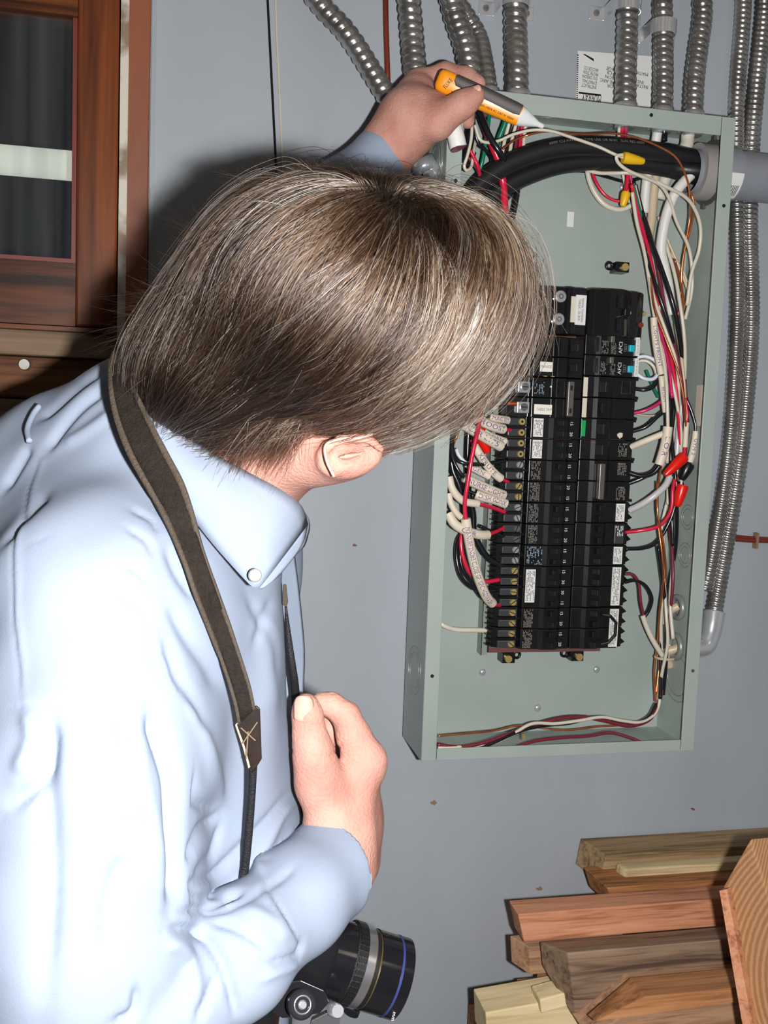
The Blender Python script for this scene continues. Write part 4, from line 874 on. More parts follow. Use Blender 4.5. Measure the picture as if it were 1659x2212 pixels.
# bottom run
BT = 'wires lying along the bottom of the panel'
Yb_ = -.05
wire('white', [(946, 1616, -.090), (1000, 1613, -.088), (1065, 1605, -.084), (1110, 1584, -.078), (1150, 1563, -.072), (1200, 1563, -.068), (1255, 1556, -.064), (1300, 1549, -.060), (1345, 1557, -.058), (1385, 1560, -.056), (1412, 1545, -.052), (1424, 1520, -.048), (1426, 1480, -.044)], .0022, 'white wire twisted along the panel bottom', BT)
wire('maroon', [(944, 1608, -.088), (990, 1614, -.088), (1045, 1604, -.086), (1100, 1585, -.078), (1150, 1568, -.068), (1210, 1552, -.062), (1260, 1549, -.058), (1310, 1558, -.058), (1360, 1568, -.058), (1400, 1556, -.054), (1420, 1528, -.048), (1430, 1490, -.044)], .0026, 'maroon wire twisted along the panel bottom', BT)
wire('black', [(1036, 1617, -.088), (1075, 1600, -.084), (1120, 1580, -.076), (1170, 1568, -.066), (1230, 1562, -.058), (1280, 1550, -.056), (1320, 1556, -.056), (1360, 1566, -.054), (1400, 1550, -.050), (1418, 1520, -.046)], .0024, 'black wire twisted along the panel bottom', BT)
wire('copper', [(944, 1590, -.070), (1010, 1584, -.066), (1070, 1578, -.060), (1125, 1567, -.056), (1180, 1574, -.054), (1230, 1577, -.052), (1290, 1570, -.050), (1350, 1566, -.048), (1400, 1556, -.046), (1420, 1530, -.044)], .0013, 'thin bare copper wire stretched along the panel bottom', BT)
wire('copper', [(950, 1614, -.086), (980, 1616, -.086), (1010, 1611, -.086), (1040, 1606, -.082)], .0013, 'short bare copper end in the bottom left corner', BT)
wire('maroon', [(1118, 1612, -.088), (1160, 1600, -.084), (1220, 1593, -.080), (1270, 1590, -.078), (1315, 1583, -.076), (1350, 1590, -.080), (1384, 1603, -.086)], .0022, 'loose maroon wire lying nearest the bottom flange', BT)
c = at(1130, 1591, -.080); tag(MB().box(c - np.array([.0014, .002, .004]), c + np.array([.0014, .002, .004])).obj('brass_clip', M_BRASS), 'tiny brass clip on the bottom wires', 'clip')

# --- left column wires and tags
LG = 'tagged wires left of the breakers'
wire('red', [(1040, 880, -.060), (1034, 920, -.080), (1020, 985, -.084), (1010, 1045, -.084), (1004, 1095, -.082), (1012, 1160, -.080), (1026, 1225, -.078), (1046, 1280, -.070), (1062, 1302, -.058), (1080, 1308, -.044)], .0026, 'long red wire with the longest pale tag, left of the breakers', LG,
     sleeves=((.50, .93, .0062, 'PKB-NURF/2ND#3/CLOSE GFI/GFCI+GDWASH'),), per=12)
wire('black', [(1030, 890, -.05), (1062, 902, -.054), (1098, 908, -.044)], .0022, 'wire with uppermost pale tag at the left column', LG, sleeves=((.35, .98, .0050, 'MAC EM'),))
wire('red', [(1020, 890, -.060), (1045, 912, -.062), (1078, 925, -.056), (1108, 930, -.042)], .0024, 'wire with beige tag ending in a short red lead below the top tag', LG, sleeves=((.15, .72, .0062, 'ROOST'),))
wire('black', [(985, 895, -.064), (1005, 918, -.066), (1040, 940, -.064), (1078, 962, -.056), (1096, 970, -.044)], .0022, 'wire with a broad beige tag crossing behind the long red wire', LG, sleeves=((.12, .82, .0066, 'CLR L175'),))
wire('black', [(1040, 930, -.046), (1060, 942, -.048), (1094, 955, -.044)], .0020, 'wire with narrow white tag under the broad beige one', LG, sleeves=((.1, .95, .0048, 'LDRM'),))
wire('red', [(1018, 950, -.050), (1030, 972, -.052), (1052, 1005, -.052), (1078, 1031, -.050), (1100, 1042, -.042)], .0022, 'wire with steeply slanted white tag and short red end', LG, sleeves=((.10, .80, .0054, 'KERUTE'),))
wire('bluewhite', [(986, 970, -.046), (992, 985, -.048), (1012, 1005, -.050), (1035, 1018, -.052), (1058, 1030, -.052)], .0024, 'short white wire with a thin white tag behind the slanted one', LG, sleeves=((.4, .99, .0046, 'GEN'),))
wire('black', [(975, 950, -.05), (978, 990, -.056), (1000, 1028, -.060), (1040, 1050, -.058), (1078, 1066, -.052), (1096, 1072, -.044)], .0024, 'black wire whose long beige tag lies midway down', LG, sleeves=((.42, .93, .0062, 'NURSE LIGHT'),))
wire('black', [(1010, 1060, -.044), (1040, 1072, -.050), (1070, 1080, -.048), (1096, 1090, -.044)], .0022, 'wire with beige tag directly beneath the midway tag', LG, sleeves=((.20, .95, .0062, 'DISH GDNK'),))
wire('red', [(970, 1030, -.072), (978, 1058, -.074), (1000, 1082, -.072), (1030, 1088, -.068), (1062, 1096, -.056), (1094, 1108, -.044)], .0025, 'wire leaving its curved tag as the upper bare red lead', LG, sleeves=((.0, .52, .0048, ''),))
wire('black', [(969, 1066, -.07), (974, 1088, -.072), (986, 1108, -.072), (1000, 1122, -.07)], .0024, 'short curved tagged wire at the left flange', LG, sleeves=((.0, .9, .0040, ''),))
wire('red', [(968, 1108, -.078), (982, 1132, -.080), (1010, 1148, -.078), (1046, 1156, -.068), (1072, 1148, -.054), (1092, 1138, -.042)], .0025, 'wire leaving its pale tag as a red lead that rises to the breaker', LG, sleeves=((.0, .64, .0058, 'CDR'),))
wire('black', [(1036, 1136, -.05), (1060, 1148, -.05), (1090, 1160, -.044)], .0024, 'thin grey-black lead just below the rising red lead', LG)
wire('black', [(975, 940, -.04), (981, 985, -.052), (1000, 1000, -.058), (1025, 1004, -.058), (1055, 1002, -.052), (1096, 994, -.040)], .0024, 'black wire crossing level behind the long red wire', LG)
wire('black', [(976, 920, -.030), (974, 975, -.032), (978, 1015, -.034), (992, 1050, -.036), (1004, 1100, -.036), (1010, 1150, -.036)], .0046, 'thick black wire bowed toward the left flange', LG)
wire('black', [(1014, 900, -.030), (1010, 980, -.030), (1012, 1060, -.030), (1022, 1110, -.030), (1024, 1150, -.030), (1040, 1186, -.032), (1060, 1210, -.034), (1090, 1224, -.036)], .0042, 'thick black wire dropping straight then swinging to the low breakers', LG)
wire('black', [(1018, 1140, -.030), (992, 1160, -.034), (986, 1200, -.040), (996, 1245, -.044), (1020, 1270, -.044), (1050, 1276, -.042), (1082, 1274, -.038)], .0026, 'outer black loop at the lower left of the breakers', LG)
wire('black', [(1008, 1130, -.028), (994, 1180, -.032), (998, 1225, -.036), (1016, 1255, -.038), (1040, 1290, -.040), (1060, 1300, -.040)], .0024, 'inner black loop at the lower left of the breakers', LG)
wire('red', [(998, 1140, -.040), (996, 1180, -.044), (1004, 1215, -.046), (1018, 1240, -.046), (1046, 1256, -.044), (1086, 1251, -.038)], .0028, 'red wire looping low and ending as a level red lead', LG)
wire('copper', [(995, 920, -.03), (990, 935, -.034), (984, 948, -.034), (980, 960, -.030)], .0013, 'short bare copper glint beside the left flange', LG)
wire('green', [(985, 905, -.03), (990, 925, -.03), (984, 950, -.03)], .0018, 'short green wire beside the left flange under the hair', LG)
wire('white', [(950, 1345, -.02), (962, 1353, -.022), (985, 1360, -.022), (1020, 1361, -.022), (1066, 1362, -.020)], .0034, 'lone white wire crossing from the left flange to the bus rail', LG)
wire('black', [(1064, 875, -.040), (1095, 872, -.044), (1118, 872, -.046)], .0030, 'stranded lead with copper end at the TABLE SAW terminal', LG, sleeves=((.6, 1.0, .0030, '', M_COPPER, 'bare_end'),))
wire('black', [(1080, 820, -.040), (1100, 828, -.046), (1122, 829, -.047)], .0030, 'stranded lead with copper end at the upper tied terminal', LG, sleeves=((.5, 1.0, .0030, '', M_COPPER, 'bare_end'),))

# ================================================================== STACKED TIMBER
def plank(name, lab, m, face, Y, xr, thick, end=None, cat='board', bev=.0015, mend=None, rise=0.):
    """face: pixel outline of the left end of the front face (top, bottom); runs right to x=xr"""
    tp, bt = at(face[0][0], face[0][1], Y), at(face[1][0], face[1][1], Y)
    d = np.array([xr - tp[0], 0, rise]); d2 = np.array([xr - bt[0], 0, rise])
    n = np.array([0, thick, 0])
    e0 = np.zeros(3) if end is None else np.array([end, 0, 0])
    V = [tp, bt, bt + d2, tp + d, tp + n + e0, bt + n + e0, bt + n + d2, tp + n + d]
    o = link(name, V, [(0, 1, 2, 3), (7, 6, 5, 4), (0, 4, 5, 1), (3, 2, 6, 7), (0, 3, 7, 4), (1, 5, 6, 2)], m)
    if bev: soften(o, bev)
    return tag(o, lab, cat, 'stacked timber offcuts')
WD = lambda n, a, b, c, r=40.: wood(n, srgb(*a), srgb(*b), srgb(*c), 'X', r, .65)
M1 = WD('wood_olive', (152, 126, 92), (170, 145, 108), (112, 90, 62))
M2 = WD('wood_pale', (196, 176, 136), (210, 192, 152), (168, 145, 108))
M3 = WD('wood_brown', (160, 108, 66), (182, 128, 82), (116, 72, 42))
M4 = WD('wood_salmon', (196, 136, 102), (212, 154, 120), (160, 102, 74), 50.)
M5 = WD('wood_grey', (136, 112, 92), (158, 134, 112), (84, 66, 54), 30.)
M6 = WD('wood_orange', (180, 124, 82), (196, 142, 98), (140, 92, 58))
M7 = WD('wood_dusty', (172, 134, 104), (190, 152, 122), (136, 100, 74))
M8 = WD('wood_cream', (222, 202, 158), (232, 214, 174), (200, 176, 132), 24.)
XRR = .80
plank('timber_offcut', 'olive-tan square timber on top of the stack, farthest from the camera', M1, ((1309, 1847), (1297, 1905)), -.060, XRR, .055, -.012)
plank('timber_offcut', 'pale thin batten just under the topmost olive timber', M2, ((1352, 1878), (1346, 1913)), -.085, XRR, .020, -.004, bev=.003)
plank('timber_offcut', 'orange-brown timber with dark end, third down the stack', M3, ((1312, 1918), (1326, 1962)), -.110, XRR, .060, -.006)
plank('timber_offcut', 'bright salmon board sticking out far to the left', M4, ((1119, 1975), (1132, 2036)), -.160, XRR, .035, .001)
plank('timber_offcut', 'small pinkish offcut poking out beneath the salmon board', M7, ((1143, 2046), (1146, 2106)), -.150, at(1190, 2050, -.15)[0] + .10, .03, -.014)
gb = [(1226, 2058), (1242, 2186)]
g0, g1, g2, g3, g4 = at(1226, 2058, -.215), at(1242, 2186, -.215), at(1236, 2193, -.205), at(1170, 2085, -.14), at(1165, 2030, -.14)
g0[0] = g1[0] = g2[0] = g3[0] = g4[0] = g0[0]
gv = [at(1226, 2058, -.215), at(1242, 2186, -.215), at(1236, 2194, -.208), at(1170, 2085, -.165), at(1165, 2034, -.165)]
gw = [np.array([XRR, q[1], q[2]]) for q in gv]
tag(soften(link('timber_offcut', gv + gw, [(0, 1, 2, 3, 4), (9, 8, 7, 6, 5)] + [(i, i + 5, (i + 1) % 5 + 5, (i + 1) % 5) for i in range(5)], M5), .002), 'big weathered grey beam with slanting end in the middle of the stack', 'beam', 'stacked timber offcuts')
plank('timber_offcut', 'thin dark strip ending left under the grey beam', M3, ((1140, 2142), (1142, 2158)), -.120, at(1240, 2140, -.12)[0], .03, -.004)
plank('timber_offcut', 'brown wedge offcut behind the grey beam corner', M6, ((1184, 2106), (1176, 2152)), -.135, at(1300, 2140, -.13)[0], .03, -.0)
plank('timber_offcut', 'cream board at the bottom of the frame, reaching farthest left', M8, ((1049, 2188), (1052, 2260)), -.190, at(1250, 2150, -.19)[0] + .05, .05, .001, rise=.014)
plank('timber_offcut', 'short cream block with dark slots on the cream board', M8, ((1166, 2160), (1170, 2190)), -.200, at(1246, 2150, -.2)[0], .03, .001, rise=.008)
def hull(P, m, lab, cat='board'):
    bm = bmesh.new(); P = np.array(P); c = np.array([(P[:, 0].min() + P[:, 0].max()) / 2, (P[:, 1].min() + P[:, 1].max()) / 2, P[:, 2].min()])
    for q in P - c: bm.verts.new(q)
    r = bmesh.ops.convex_hull(bm, input=bm.verts[:]); bmesh.ops.recalc_face_normals(bm, faces=bm.faces)
    me = bpy.data.meshes.new('timber_offcut'); bm.to_mesh(me); bm.free(); me.materials.append(m); o = bpy.data.objects.new('timber_offcut', me); COL.objects.link(o); o.location = Vector(c); WO[o.name] = c
    return tag(o, lab, cat, 'stacked timber offcuts')
hT, hF, hL, hK = at(1362, 2112, -.240), at(1394, 2152, -.285), at(1286, 2206, -.285), at(1270, 2192, -.260)
hull([hT, hF, hL, hK] + [np.array([XRR, q[1], q[2]]) for q in (hT, hF)] + [np.array([XRR, hK[1], hF[2] - .01])], M6, 'orange board with mitred pale end, in front under the grey beam')
plank('timber_offcut', 'wide dusty board at the bottom right, in front of the stack', M7, ((1392, 2152), (1275, 2250)), -.262, XRR, .06, -.0, bev=.002)
# fixed end: near beam with growth rings
M9 = wood('wood_endgrain', srgb(172, 130, 92), srgb(144, 102, 68), srgb(100, 64, 38), 'X', 50., .65, rings=(.0, 0, -.10))
pn = np.array([-.80, -.58, .10]); pn /= np.linalg.norm(pn); po = dp(1561, 1916, 1.04)
def onp(x, y, off=0.):
    d = ray(x, y); return CAM + d * (((po + pn * off - CAM) @ pn) / (d @ pn))
EX = np.array([.45, .04, -.004])
tag(soften(MB().prism([onp(*q) for q in ((1561, 1916), (1621, 1811), (1664, 1950), (1760, 2330), (1640, 2330))], EX).obj('timber_offcut', M9), .002), 'thick beam end with growth rings at the right edge of the photo', 'beam', 'stacked timber offcuts')
tag(MB().prism([onp(x, y, .012) for x, y in ((1554, 1924), (1570, 1921), (1648, 2330), (1624, 2330))], -pn * .0115).obj('timber_offcut', M4), 'narrow reddish strip standing along the left of the ringed beam end', 'board', 'stacked timber offcuts')
struct(MB().box((at(1120, 2212, -.2)[0], -.34, .0), (XRR, -.02, at(1300, 2290, -.2)[2] - .03)).obj('trim_5', M3))
# ================================================================== SIGNED DISTANCE MODELLING
def nrm_(v): v = np.asarray(v, float); return v / np.linalg.norm(v)
def q3(p): return dp(*p)
def rp(px, d): return px * d / F
class Prim:
    def __init__(s, kind, a, b=None, r1=0, r2=0, k=.012, op='u', M=None, rad=None):
        s.kind, s.a, s.b, s.r1, s.r2, s.k, s.op, s.M, s.rad = kind, a, b, r1, r2, k, op, M, rad
    def box(s):
        pad = s.k + .012
        if s.kind == 'cap': m = max(s.r1, s.r2) + pad; return np.minimum(s.a, s.b) - m, np.maximum(s.a, s.b) + m
        m = max(s.rad) + pad; return s.a - m, s.a + m
    def f(s, P):
        if s.kind == 'cap':
            ba = s.b - s.a; pa = P - s.a; t = np.clip((pa @ ba) / (ba @ ba + 1e-12), 0, 1)
            return np.linalg.norm(pa - t[..., None] * ba, axis=-1) - (s.r1 + (s.r2 - s.r1) * t)
        q = (P - s.a) @ s.M.T; k0 = np.linalg.norm(q / s.rad, axis=-1); k1 = np.linalg.norm(q / s.rad ** 2, axis=-1)
        return k0 * (k0 - 1) / (k1 + 1e-9)
def comb(a, b, k, op):
    if op == 'u': h = np.maximum(k - np.abs(a - b), 0) / k; return np.minimum(a, b) - h * h * k * .25
    b = -b; h = np.maximum(k - np.abs(a - b), 0) / k; return np.maximum(a, b) + h * h * k * .25
def cap(p1, p2, r1, r2=None, k=.012, op='u', px=True):
    a, b = q3(p1), q3(p2); r2 = r1 if r2 is None else r2
    return Prim('cap', a, b, rp(r1, p1[2]) if px else r1, rp(r2, p2[2]) if px else r2, k, op)
def chain(ps, k=.010, px=True):
    return [cap(ps[i][:3], ps[i + 1][:3], ps[i][3], ps[i + 1][3], k, px=px) for i in range(len(ps) - 1)]
def ell(c, axes, rad, k=.012, op='u'):
    return Prim('ell', np.asarray(c, float), k=k, op=op, M=np.array([nrm_(a) for a in axes]), rad=np.array(rad, float))
def ev(prims, P):
    d = np.full(P.shape[:-1], .5)
    for p in prims: d = comb(d, p.f(P), p.k, p.op)
    return d
def grid_field(prims, h, lo=None, hi=None, post=None):
    bs = [p.box() for p in prims if p.op == 'u']
    lo = np.min([b[0] for b in bs], 0) if lo is None else np.asarray(lo); hi = np.max([b[1] for b in bs], 0) if hi is None else np.asarray(hi)
    n = np.ceil((hi - lo) / h).astype(int) + 1; G = np.full(n, .06, np.float32); ax = [lo[i] + h * np.arange(n[i]) for i in range(3)]
    for p in prims:
        a, b = p.box(); i0 = np.clip(((a - lo) / h).astype(int), 0, n - 1); i1 = np.clip(((b - lo) / h).astype(int) + 2, 1, n)
        if (i1 <= i0).any(): continue
        for x0 in range(i0[0], i1[0], 24):
            x1 = min(x0 + 24, i1[0]); s = (slice(x0, x1), slice(i0[1], i1[1]), slice(i0[2], i1[2]))
            X = np.stack(np.meshgrid(ax[0][s[0]], ax[1][s[1]], ax[2][s[2]], indexing='ij'), -1)
            G[s] = comb(G[s], p.f(X), p.k, p.op)
    if post: post(G, ax)
    return G, lo
def surface_net(G, lo, h):
    I = G < 0; n = np.array(G.shape) - 1; cnt = np.zeros(n, np.uint8)
    C8 = [(i, j, k) for i in (0, 1) for j in (0, 1) for k in (0, 1)]
    for i, j, k in C8: cnt += I[i:i + n[0], j:j + n[1], k:k + n[2]]
    idx = np.argwhere((cnt > 0) & (cnt < 8)); del cnt
    ID = np.full(n, -1, np.int32); ID[idx[:, 0], idx[:, 1], idx[:, 2]] = np.arange(len(idx))
    S = np.zeros((len(idx), 3)); W_ = np.zeros(len(idx))
    val = {c: G[idx[:, 0] + c[0], idx[:, 1] + c[1], idx[:, 2] + c[2]].astype(float) for c in C8}
    for a in C8:
        for ax in range(3):
            if a[ax]: continue
            b = list(a); b[ax] = 1; b = tuple(b); va, vb = val[a], val[b]; cr = (va < 0) != (vb < 0)
            t = np.where(cr, va / np.where(cr, va - vb, 1), 0); P = np.array(a, float)[None] + 0 * S; P[:, ax] += t
            S[cr] += P[cr]; W_[cr] += 1
    V = (idx + S / W_[:, None]) * h + lo; Fs = []
    for ax in range(3):
        o1, o2 = [(1, 2), (2, 0), (0, 1)][ax]; s = [slice(1, -1)] * 3; s[ax] = slice(0, -1); s2 = list(s); s2[ax] = slice(1, None)
        A = I[tuple(s)]; B = I[tuple(s2)]; e = np.argwhere(A != B); sg = A[e[:, 0], e[:, 1], e[:, 2]]
        for q in range(3):
            if q != ax: e[:, q] += 1
        def g(d1, d2):
            c = e.copy(); c[:, o1] -= d1; c[:, o2] -= d2; return ID[c[:, 0], c[:, 1], c[:, 2]]
        Q = np.stack([g(1, 1), g(0, 1), g(0, 0), g(1, 0)], 1); Q[~sg] = Q[~sg][:, ::-1]; Fs.append(Q[(Q >= 0).all(1)])
    return V, np.vstack(Fs)
def np_mesh(name, V, Q, m, parent, smooth=True):
    off = WO[parent.name]; me = bpy.data.meshes.new(name); V = (V - off).astype(np.float32)
    me.vertices.add(len(V)); me.vertices.foreach_set('co', V.ravel()); k = Q.shape[1]
    me.loops.add(len(Q) * k); me.loops.foreach_set('vertex_index', Q.astype(np.int32).ravel()); me.polygons.add(len(Q))
    me.polygons.foreach_set('loop_start', np.arange(0, len(Q) * k, k, dtype=np.int32)); me.polygons.foreach_set('use_smooth', np.full(len(Q), smooth))
    me.update(); me.validate(); me.materials.append(m)
    o = bpy.data.objects.new(name, me); COL.objects.link(o); o.parent = parent; WO[o.name] = off; return o
def relax(V, Q, it=2, lam=.5):
    E_ = np.vstack([Q[:, [i, (i + 1) % 4]] for i in range(4)])
    for _ in range(it):
        S = np.zeros_like(V); c = np.zeros(len(V)); 
        for a, b in ((0, 1), (1, 0)):
            for x in range(3): S[:, x] += np.bincount(E_[:, a], V[E_[:, b], x], len(V))
            c += np.bincount(E_[:, a], minlength=len(V))
        V = V + lam * (S / c[:, None] - V)
    return V
def normals(V, Q):
    n = np.cross(V[Q[:, 2]] - V[Q[:, 0]], V[Q[:, 3]] - V[Q[:, 1]]); N = np.zeros_like(V)
    for i in range(4):
        for x in range(3): N[:, x] += np.bincount(Q[:, i], n[:, x], len(V))
    return N / (np.linalg.norm(N, axis=1)[:, None] + 1e-12)

# ================================================================== PERSON
def im(x, y, z): return x * RX + y * RU - z * RF        # right, up, towards the viewer
h_up = nrm_(im(.85, .20, .50)); h_rt = nrm_(im(0, -.93, .37)); h_fw = np.cross(h_up, h_rt) * 1.0
if h_fw @ RF < 0: h_fw = -h_fw
HC = dp(770, 700, .695)
HA = (h_fw, h_rt, h_up)
def hl(f, r, u): return HC + h_fw * f + h_rt * r + h_up * u

M_SKIN = mat('skin', srgb(194, 146, 131), .62, col2=srgb(178, 124, 110), nscale=30, bump=.5, bscale=380, sss=.10, spec=.25)
SHD = .046
HANDR = []      # right hand, holding the strap
d0 = .80
HANDR += chain([(744, 1872, .800, 54), (736, 1800, .795, 60), (772, 1680, .800, 43)], .02)
HANDR += chain([(762, 1870, .825, 46), (755, 1780, .825, 54), (790, 1650, .820, 34)], .02)
HANDR += chain([(764, 1860, .840, 42), (766, 1770, .845, 43), (786, 1680, .850, 30)], .02)
HANDR += chain([(765, 1850, .850, 42), (770, 1760, .865, 36), (778, 1700, .872, 27)], .02)
HANDR += chain([(722, 1810, .790, 50), (688, 1690, .785, 44), (677, 1625, .782, 36), (668, 1580, .780, 34)], .014)    # thumb
HANDR += chain([(668, 1585, .780, 34), (664, 1545, .779, 33), (661, 1526, .779, 29)], .004)
HANDR += chain([(782, 1648, .802, 36), (765, 1590, .800, 31), (748, 1546, .799, 30)], .010)                 # index
HANDR += chain([(748, 1546, .799, 29), (716, 1522, .800, 26), (694, 1519, .800, 24)], .004)
HANDR += chain([(786, 1668, .826, 32), (752, 1588, .826, 28), (720, 1562, .822, 26), (700, 1600, .815, 23), (700, 1640, .812, 21)], .004)   # middle
HANDR += chain([(782, 1688, .852, 29), (745, 1620, .850, 26), (716, 1600, .845, 24), (705, 1650, .838, 21), (715, 1690, .835, 19)], .004)   # ring
HANDR += chain([(776, 1706, .873, 25), (745, 1655, .870, 22), (722, 1640, .866, 20), (716, 1680, .860, 18), (725, 1708, .856, 16)], .004)   # little
HANDR += [cap((806, 1634, .805), (800, 1650, .808), 17, 17, .02)]
for _h in HANDR:
    for _q in ('a', 'b'):
        _v = getattr(_h, _q); _dd = (_v - CAM) @ RF; setattr(_h, _q, CAM + (_v - CAM) * ((_dd - SHD) / _dd))
    _h.r1 *= .94; _h.r2 *= .94
d1 = 1.12
HANDL = []
HANDL += chain([(775, 392, 1.135, 44), (835, 322, 1.125, 45), (880, 255, 1.120, 52), (905, 205, 1.135, 38)], .025)
HANDL += chain([(850, 318, 1.125, 42), (900, 262, 1.115, 42), (945, 240, 1.105, 32)], .025)
HANDL += chain([(868, 250, 1.14, 40), (905, 175, 1.15, 26)], .02)
HANDL += chain([(890, 262, 1.110, 38), (945, 262, 1.095, 34), (985, 235, 1.083, 25), (1005, 222, 1.078, 23), (1029, 206, 1.075, 19)], .012)   # thumb
HANDL += chain([(900, 182, 1.150, 27), (962, 158, 1.150, 22), (1008, 165, 1.142, 19), (1034, 180, 1.134, 16)], .006)                       # index
HANDL += chain([(905, 205, 1.165, 25), (975, 185, 1.178, 21), (1010, 225, 1.165, 18), (1010, 262, 1.150, 16)], .005)                       # middle
HANDL += chain([(905, 225, 1.160, 23), (955, 215, 1.150, 19), (970, 230, 1.130, 17), (945, 240, 1.120, 15)], .005)                         # ring
HANDL += chain([(900, 240, 1.150, 21), (935, 205, 1.145, 17), (950, 218, 1.128, 15), (930, 232, 1.118, 14)], .005)                         # little

BODY = []
BODY += [ell(HC, HA, (.096, .077, .100), .03), ell(hl(.035, 0, -.055), HA, (.062, .056, .070), .03), cap((0, 0, 1), (0, 0, 1), 1, 1, .01)]
BODY.pop()
def hc(a, b, r1, r2=None, k=.012, op='u'): return Prim('cap', hl(*a), hl(*b), r1, r2 if r2 else r1, k, op)
BODY += [hc((.070, 0, -.105), (.062, .02, -.098), .026, .024, .03), hc((.070, 0, -.105), (.062, -.02, -.098), .026, .024, .03),
         hc((.092, 0, -.010), (.112, 0, -.042), .006, .011, .012), hc((.098, .010, -.044), (.098, -.010, -.044), .008, .008, .008),
         hc((.086, .034, .014), (.090, -.034, .014), .012, .012, .02),
         hc((.100, .032, -.008), (.100, .032, -.008), .016, .016, .012, 's'), hc((.100, -.032, -.008), (.100, -.032, -.008), .016, .016, .012, 's'),
         hc((.078, .032, -.008), (.078, .032, -.008), .0125, .0125, .004), hc((.078, -.032, -.008), (.078, -.032, -.008), .0125, .0125, .004),
         hc((.092, .018, -.068), (.092, -.018, -.068), .007, .007, .008), hc((.088, .015, -.080), (.088, -.015, -.080), .008, .008, .008)]
BODY += [hc((.0, -.078, -.030), (.0, -.088, -.015), .012, .010, .008), hc((-.004, -.080, -.045), (.004, -.092, .005), .008, .007, .006)]       # far ear
# near ear
EA = [(716, 1018, .662, 13), (702, 1004, .660, 12), (697, 984, .657, 9), (706, 965, .654, 9), (735, 951, .653, 9.5), (770, 946, .653, 9.5), (802, 954, .655, 9), (824, 970, .660, 9)]
BODY += chain(EA, .004)
BODY += [ell(dp(758, 990, .672), (im(.95, .22, .2), im(-.2, .95, 0), im(0, 0, 1)), (.021, .0125, .012), .006), cap((742, 1000, .660), (775, 988, .660), 12, 12, .006),
         cap((716, 984, .6555), (742, 967, .6545), 6, 6, .003, 's'), cap((742, 967, .6545), (796, 966, .6555), 6, 6, .003, 's'), cap((765, 1002, .656), (792, 990, .656), 12, 10, .004, 's'), cap((732, 1003, .657), (752, 1004, .657), 7, 8, .003, 's'), cap((735, 988, .6535), (785, 979, .6545), 6, 5, .003)]
# jaw and neck
BODY += [cap((700, 960, .70), (850, 905, .765), 66, 50, .03), cap((690, 965, .695), (760, 972, .70), 52, 50, .02),
         Prim('cap', dp(445, 1000, .752), dp(610, 872, .725), .064, .060, .03)]
BODY += chain([(420, 1000, .77, 170), (290, 1340, .80, 300), (300, 2300, .84, 280)], .05)       # trunk
BODY += chain([(230, 1290, .66, 150), (190, 1700, .61, 160), (190, 2200, .62, 140), (400, 2080, .635, 90), (720, 1880, .745, 62), (742, 1860, .757, 56)], .02)
BODY += chain([(460, 1080, .96, 120), (560, 800, 1.04, 95), (640, 560, 1.10, 80), (800, 362, 1.130, 44)], .03)
for p in BODY: pass
bodyP = BODY + HANDR + HANDL
per = thing('person', 'person with greying brown hair in a light blue shirt leaning towards the open panel', 'person', loc=(CAM[0] - .2, CAM[1] + .6, .03))
hB = .0021
G_, lo_ = grid_field(bodyP, hB); V, Q = surface_net(G_, lo_, hB); del G_
V = relax(V, Q, 2, .45)
# knuckle creases on the fingers
N_ = normals(V, Q); X = pix(V)
def seg_d(X, a, b):
    a = np.array(a, float); b = np.array(b, float); ba = b - a; t = np.clip(((X[:, :2] - a) @ ba) / (ba @ ba), 0, 1); return np.linalg.norm(X[:, :2] - a - t[:, None] * ba, axis=1)
def crease(a, b, w, amp, dlo, dhi):
    d = seg_d(X, a, b); m = (X[:, 2] > dlo) & (X[:, 2] < dhi); return np.where(m, -amp * np.exp(-(d / w) ** 2), 0)
D_ = np.zeros(len(V))
for k in range(4): D_ += crease((640, 1560 + k * 11 + 3), (696, 1566 + k * 10), 3.0, .0006, .69, .76)
D_ += crease((628, 1622), (700, 1640), 5, .0006, .69, .76)
for (a, b) in (((876, 1540), (905, 1640)), ((742, 1640), (700, 1590))): pass
D_ += crease((716, 1630), (738, 1612), 5, .0012, .69, .79)
V = V + N_ * D_[:, None]
body = np_mesh('body', V, Q, M_SKIN, per)
V_body, N_body = V, N_
# finger nails
M_NAIL = mat('finger_nail', srgb(214, 160, 142), .30, coat=.2)
def nail(c, ax, nr, w, l):
    ax = nrm_(ax); nr = nrm_(nr - ax * (np.asarray(nr) @ ax)); sd = np.cross(ax, nr); U = np.linspace(-1, 1, 9); Vv = np.linspace(-1, 1, 9); P = []
    for v in Vv:
        for u in U:
            ww = w * (1 - .25 * max(0, v) ** 3); P.append(c + sd * (math.sin(u * .95) / .95 * ww) + ax * (l * v * (1 - .18 * u * u * (1 if v > 0 else 1))) + nr * (w * (math.cos(u * .95) - .75)))
    f = [(j * 9 + i, j * 9 + i + 1, (j + 1) * 9 + i + 1, (j + 1) * 9 + i) for j in range(8) for i in range(8)]
    o = link('finger_nail', P, f, M_NAIL, body, True); s = o.modifiers.new('s', 'SOLIDIFY'); s.thickness = .0006; return o
tt = dp(657, 1530, .733); nz_ = -ray(652, 1530); nail(tt + nrm_(nz_ + RX * -.05) * rp(28.5, .733), dp(657, 1500, .779) - dp(657, 1560, .779), nz_ - RX * .1, .0088, .0094)
tt = dp(1026, 204, 1.076); nz_ = -ray(1026, 204) + RU * .5; nail(tt + nrm_(nz_) * rp(17.5, 1.076), dp(1029, 206, 1.075) - dp(1005, 222, 1.078), nz_, .0062, .0068)

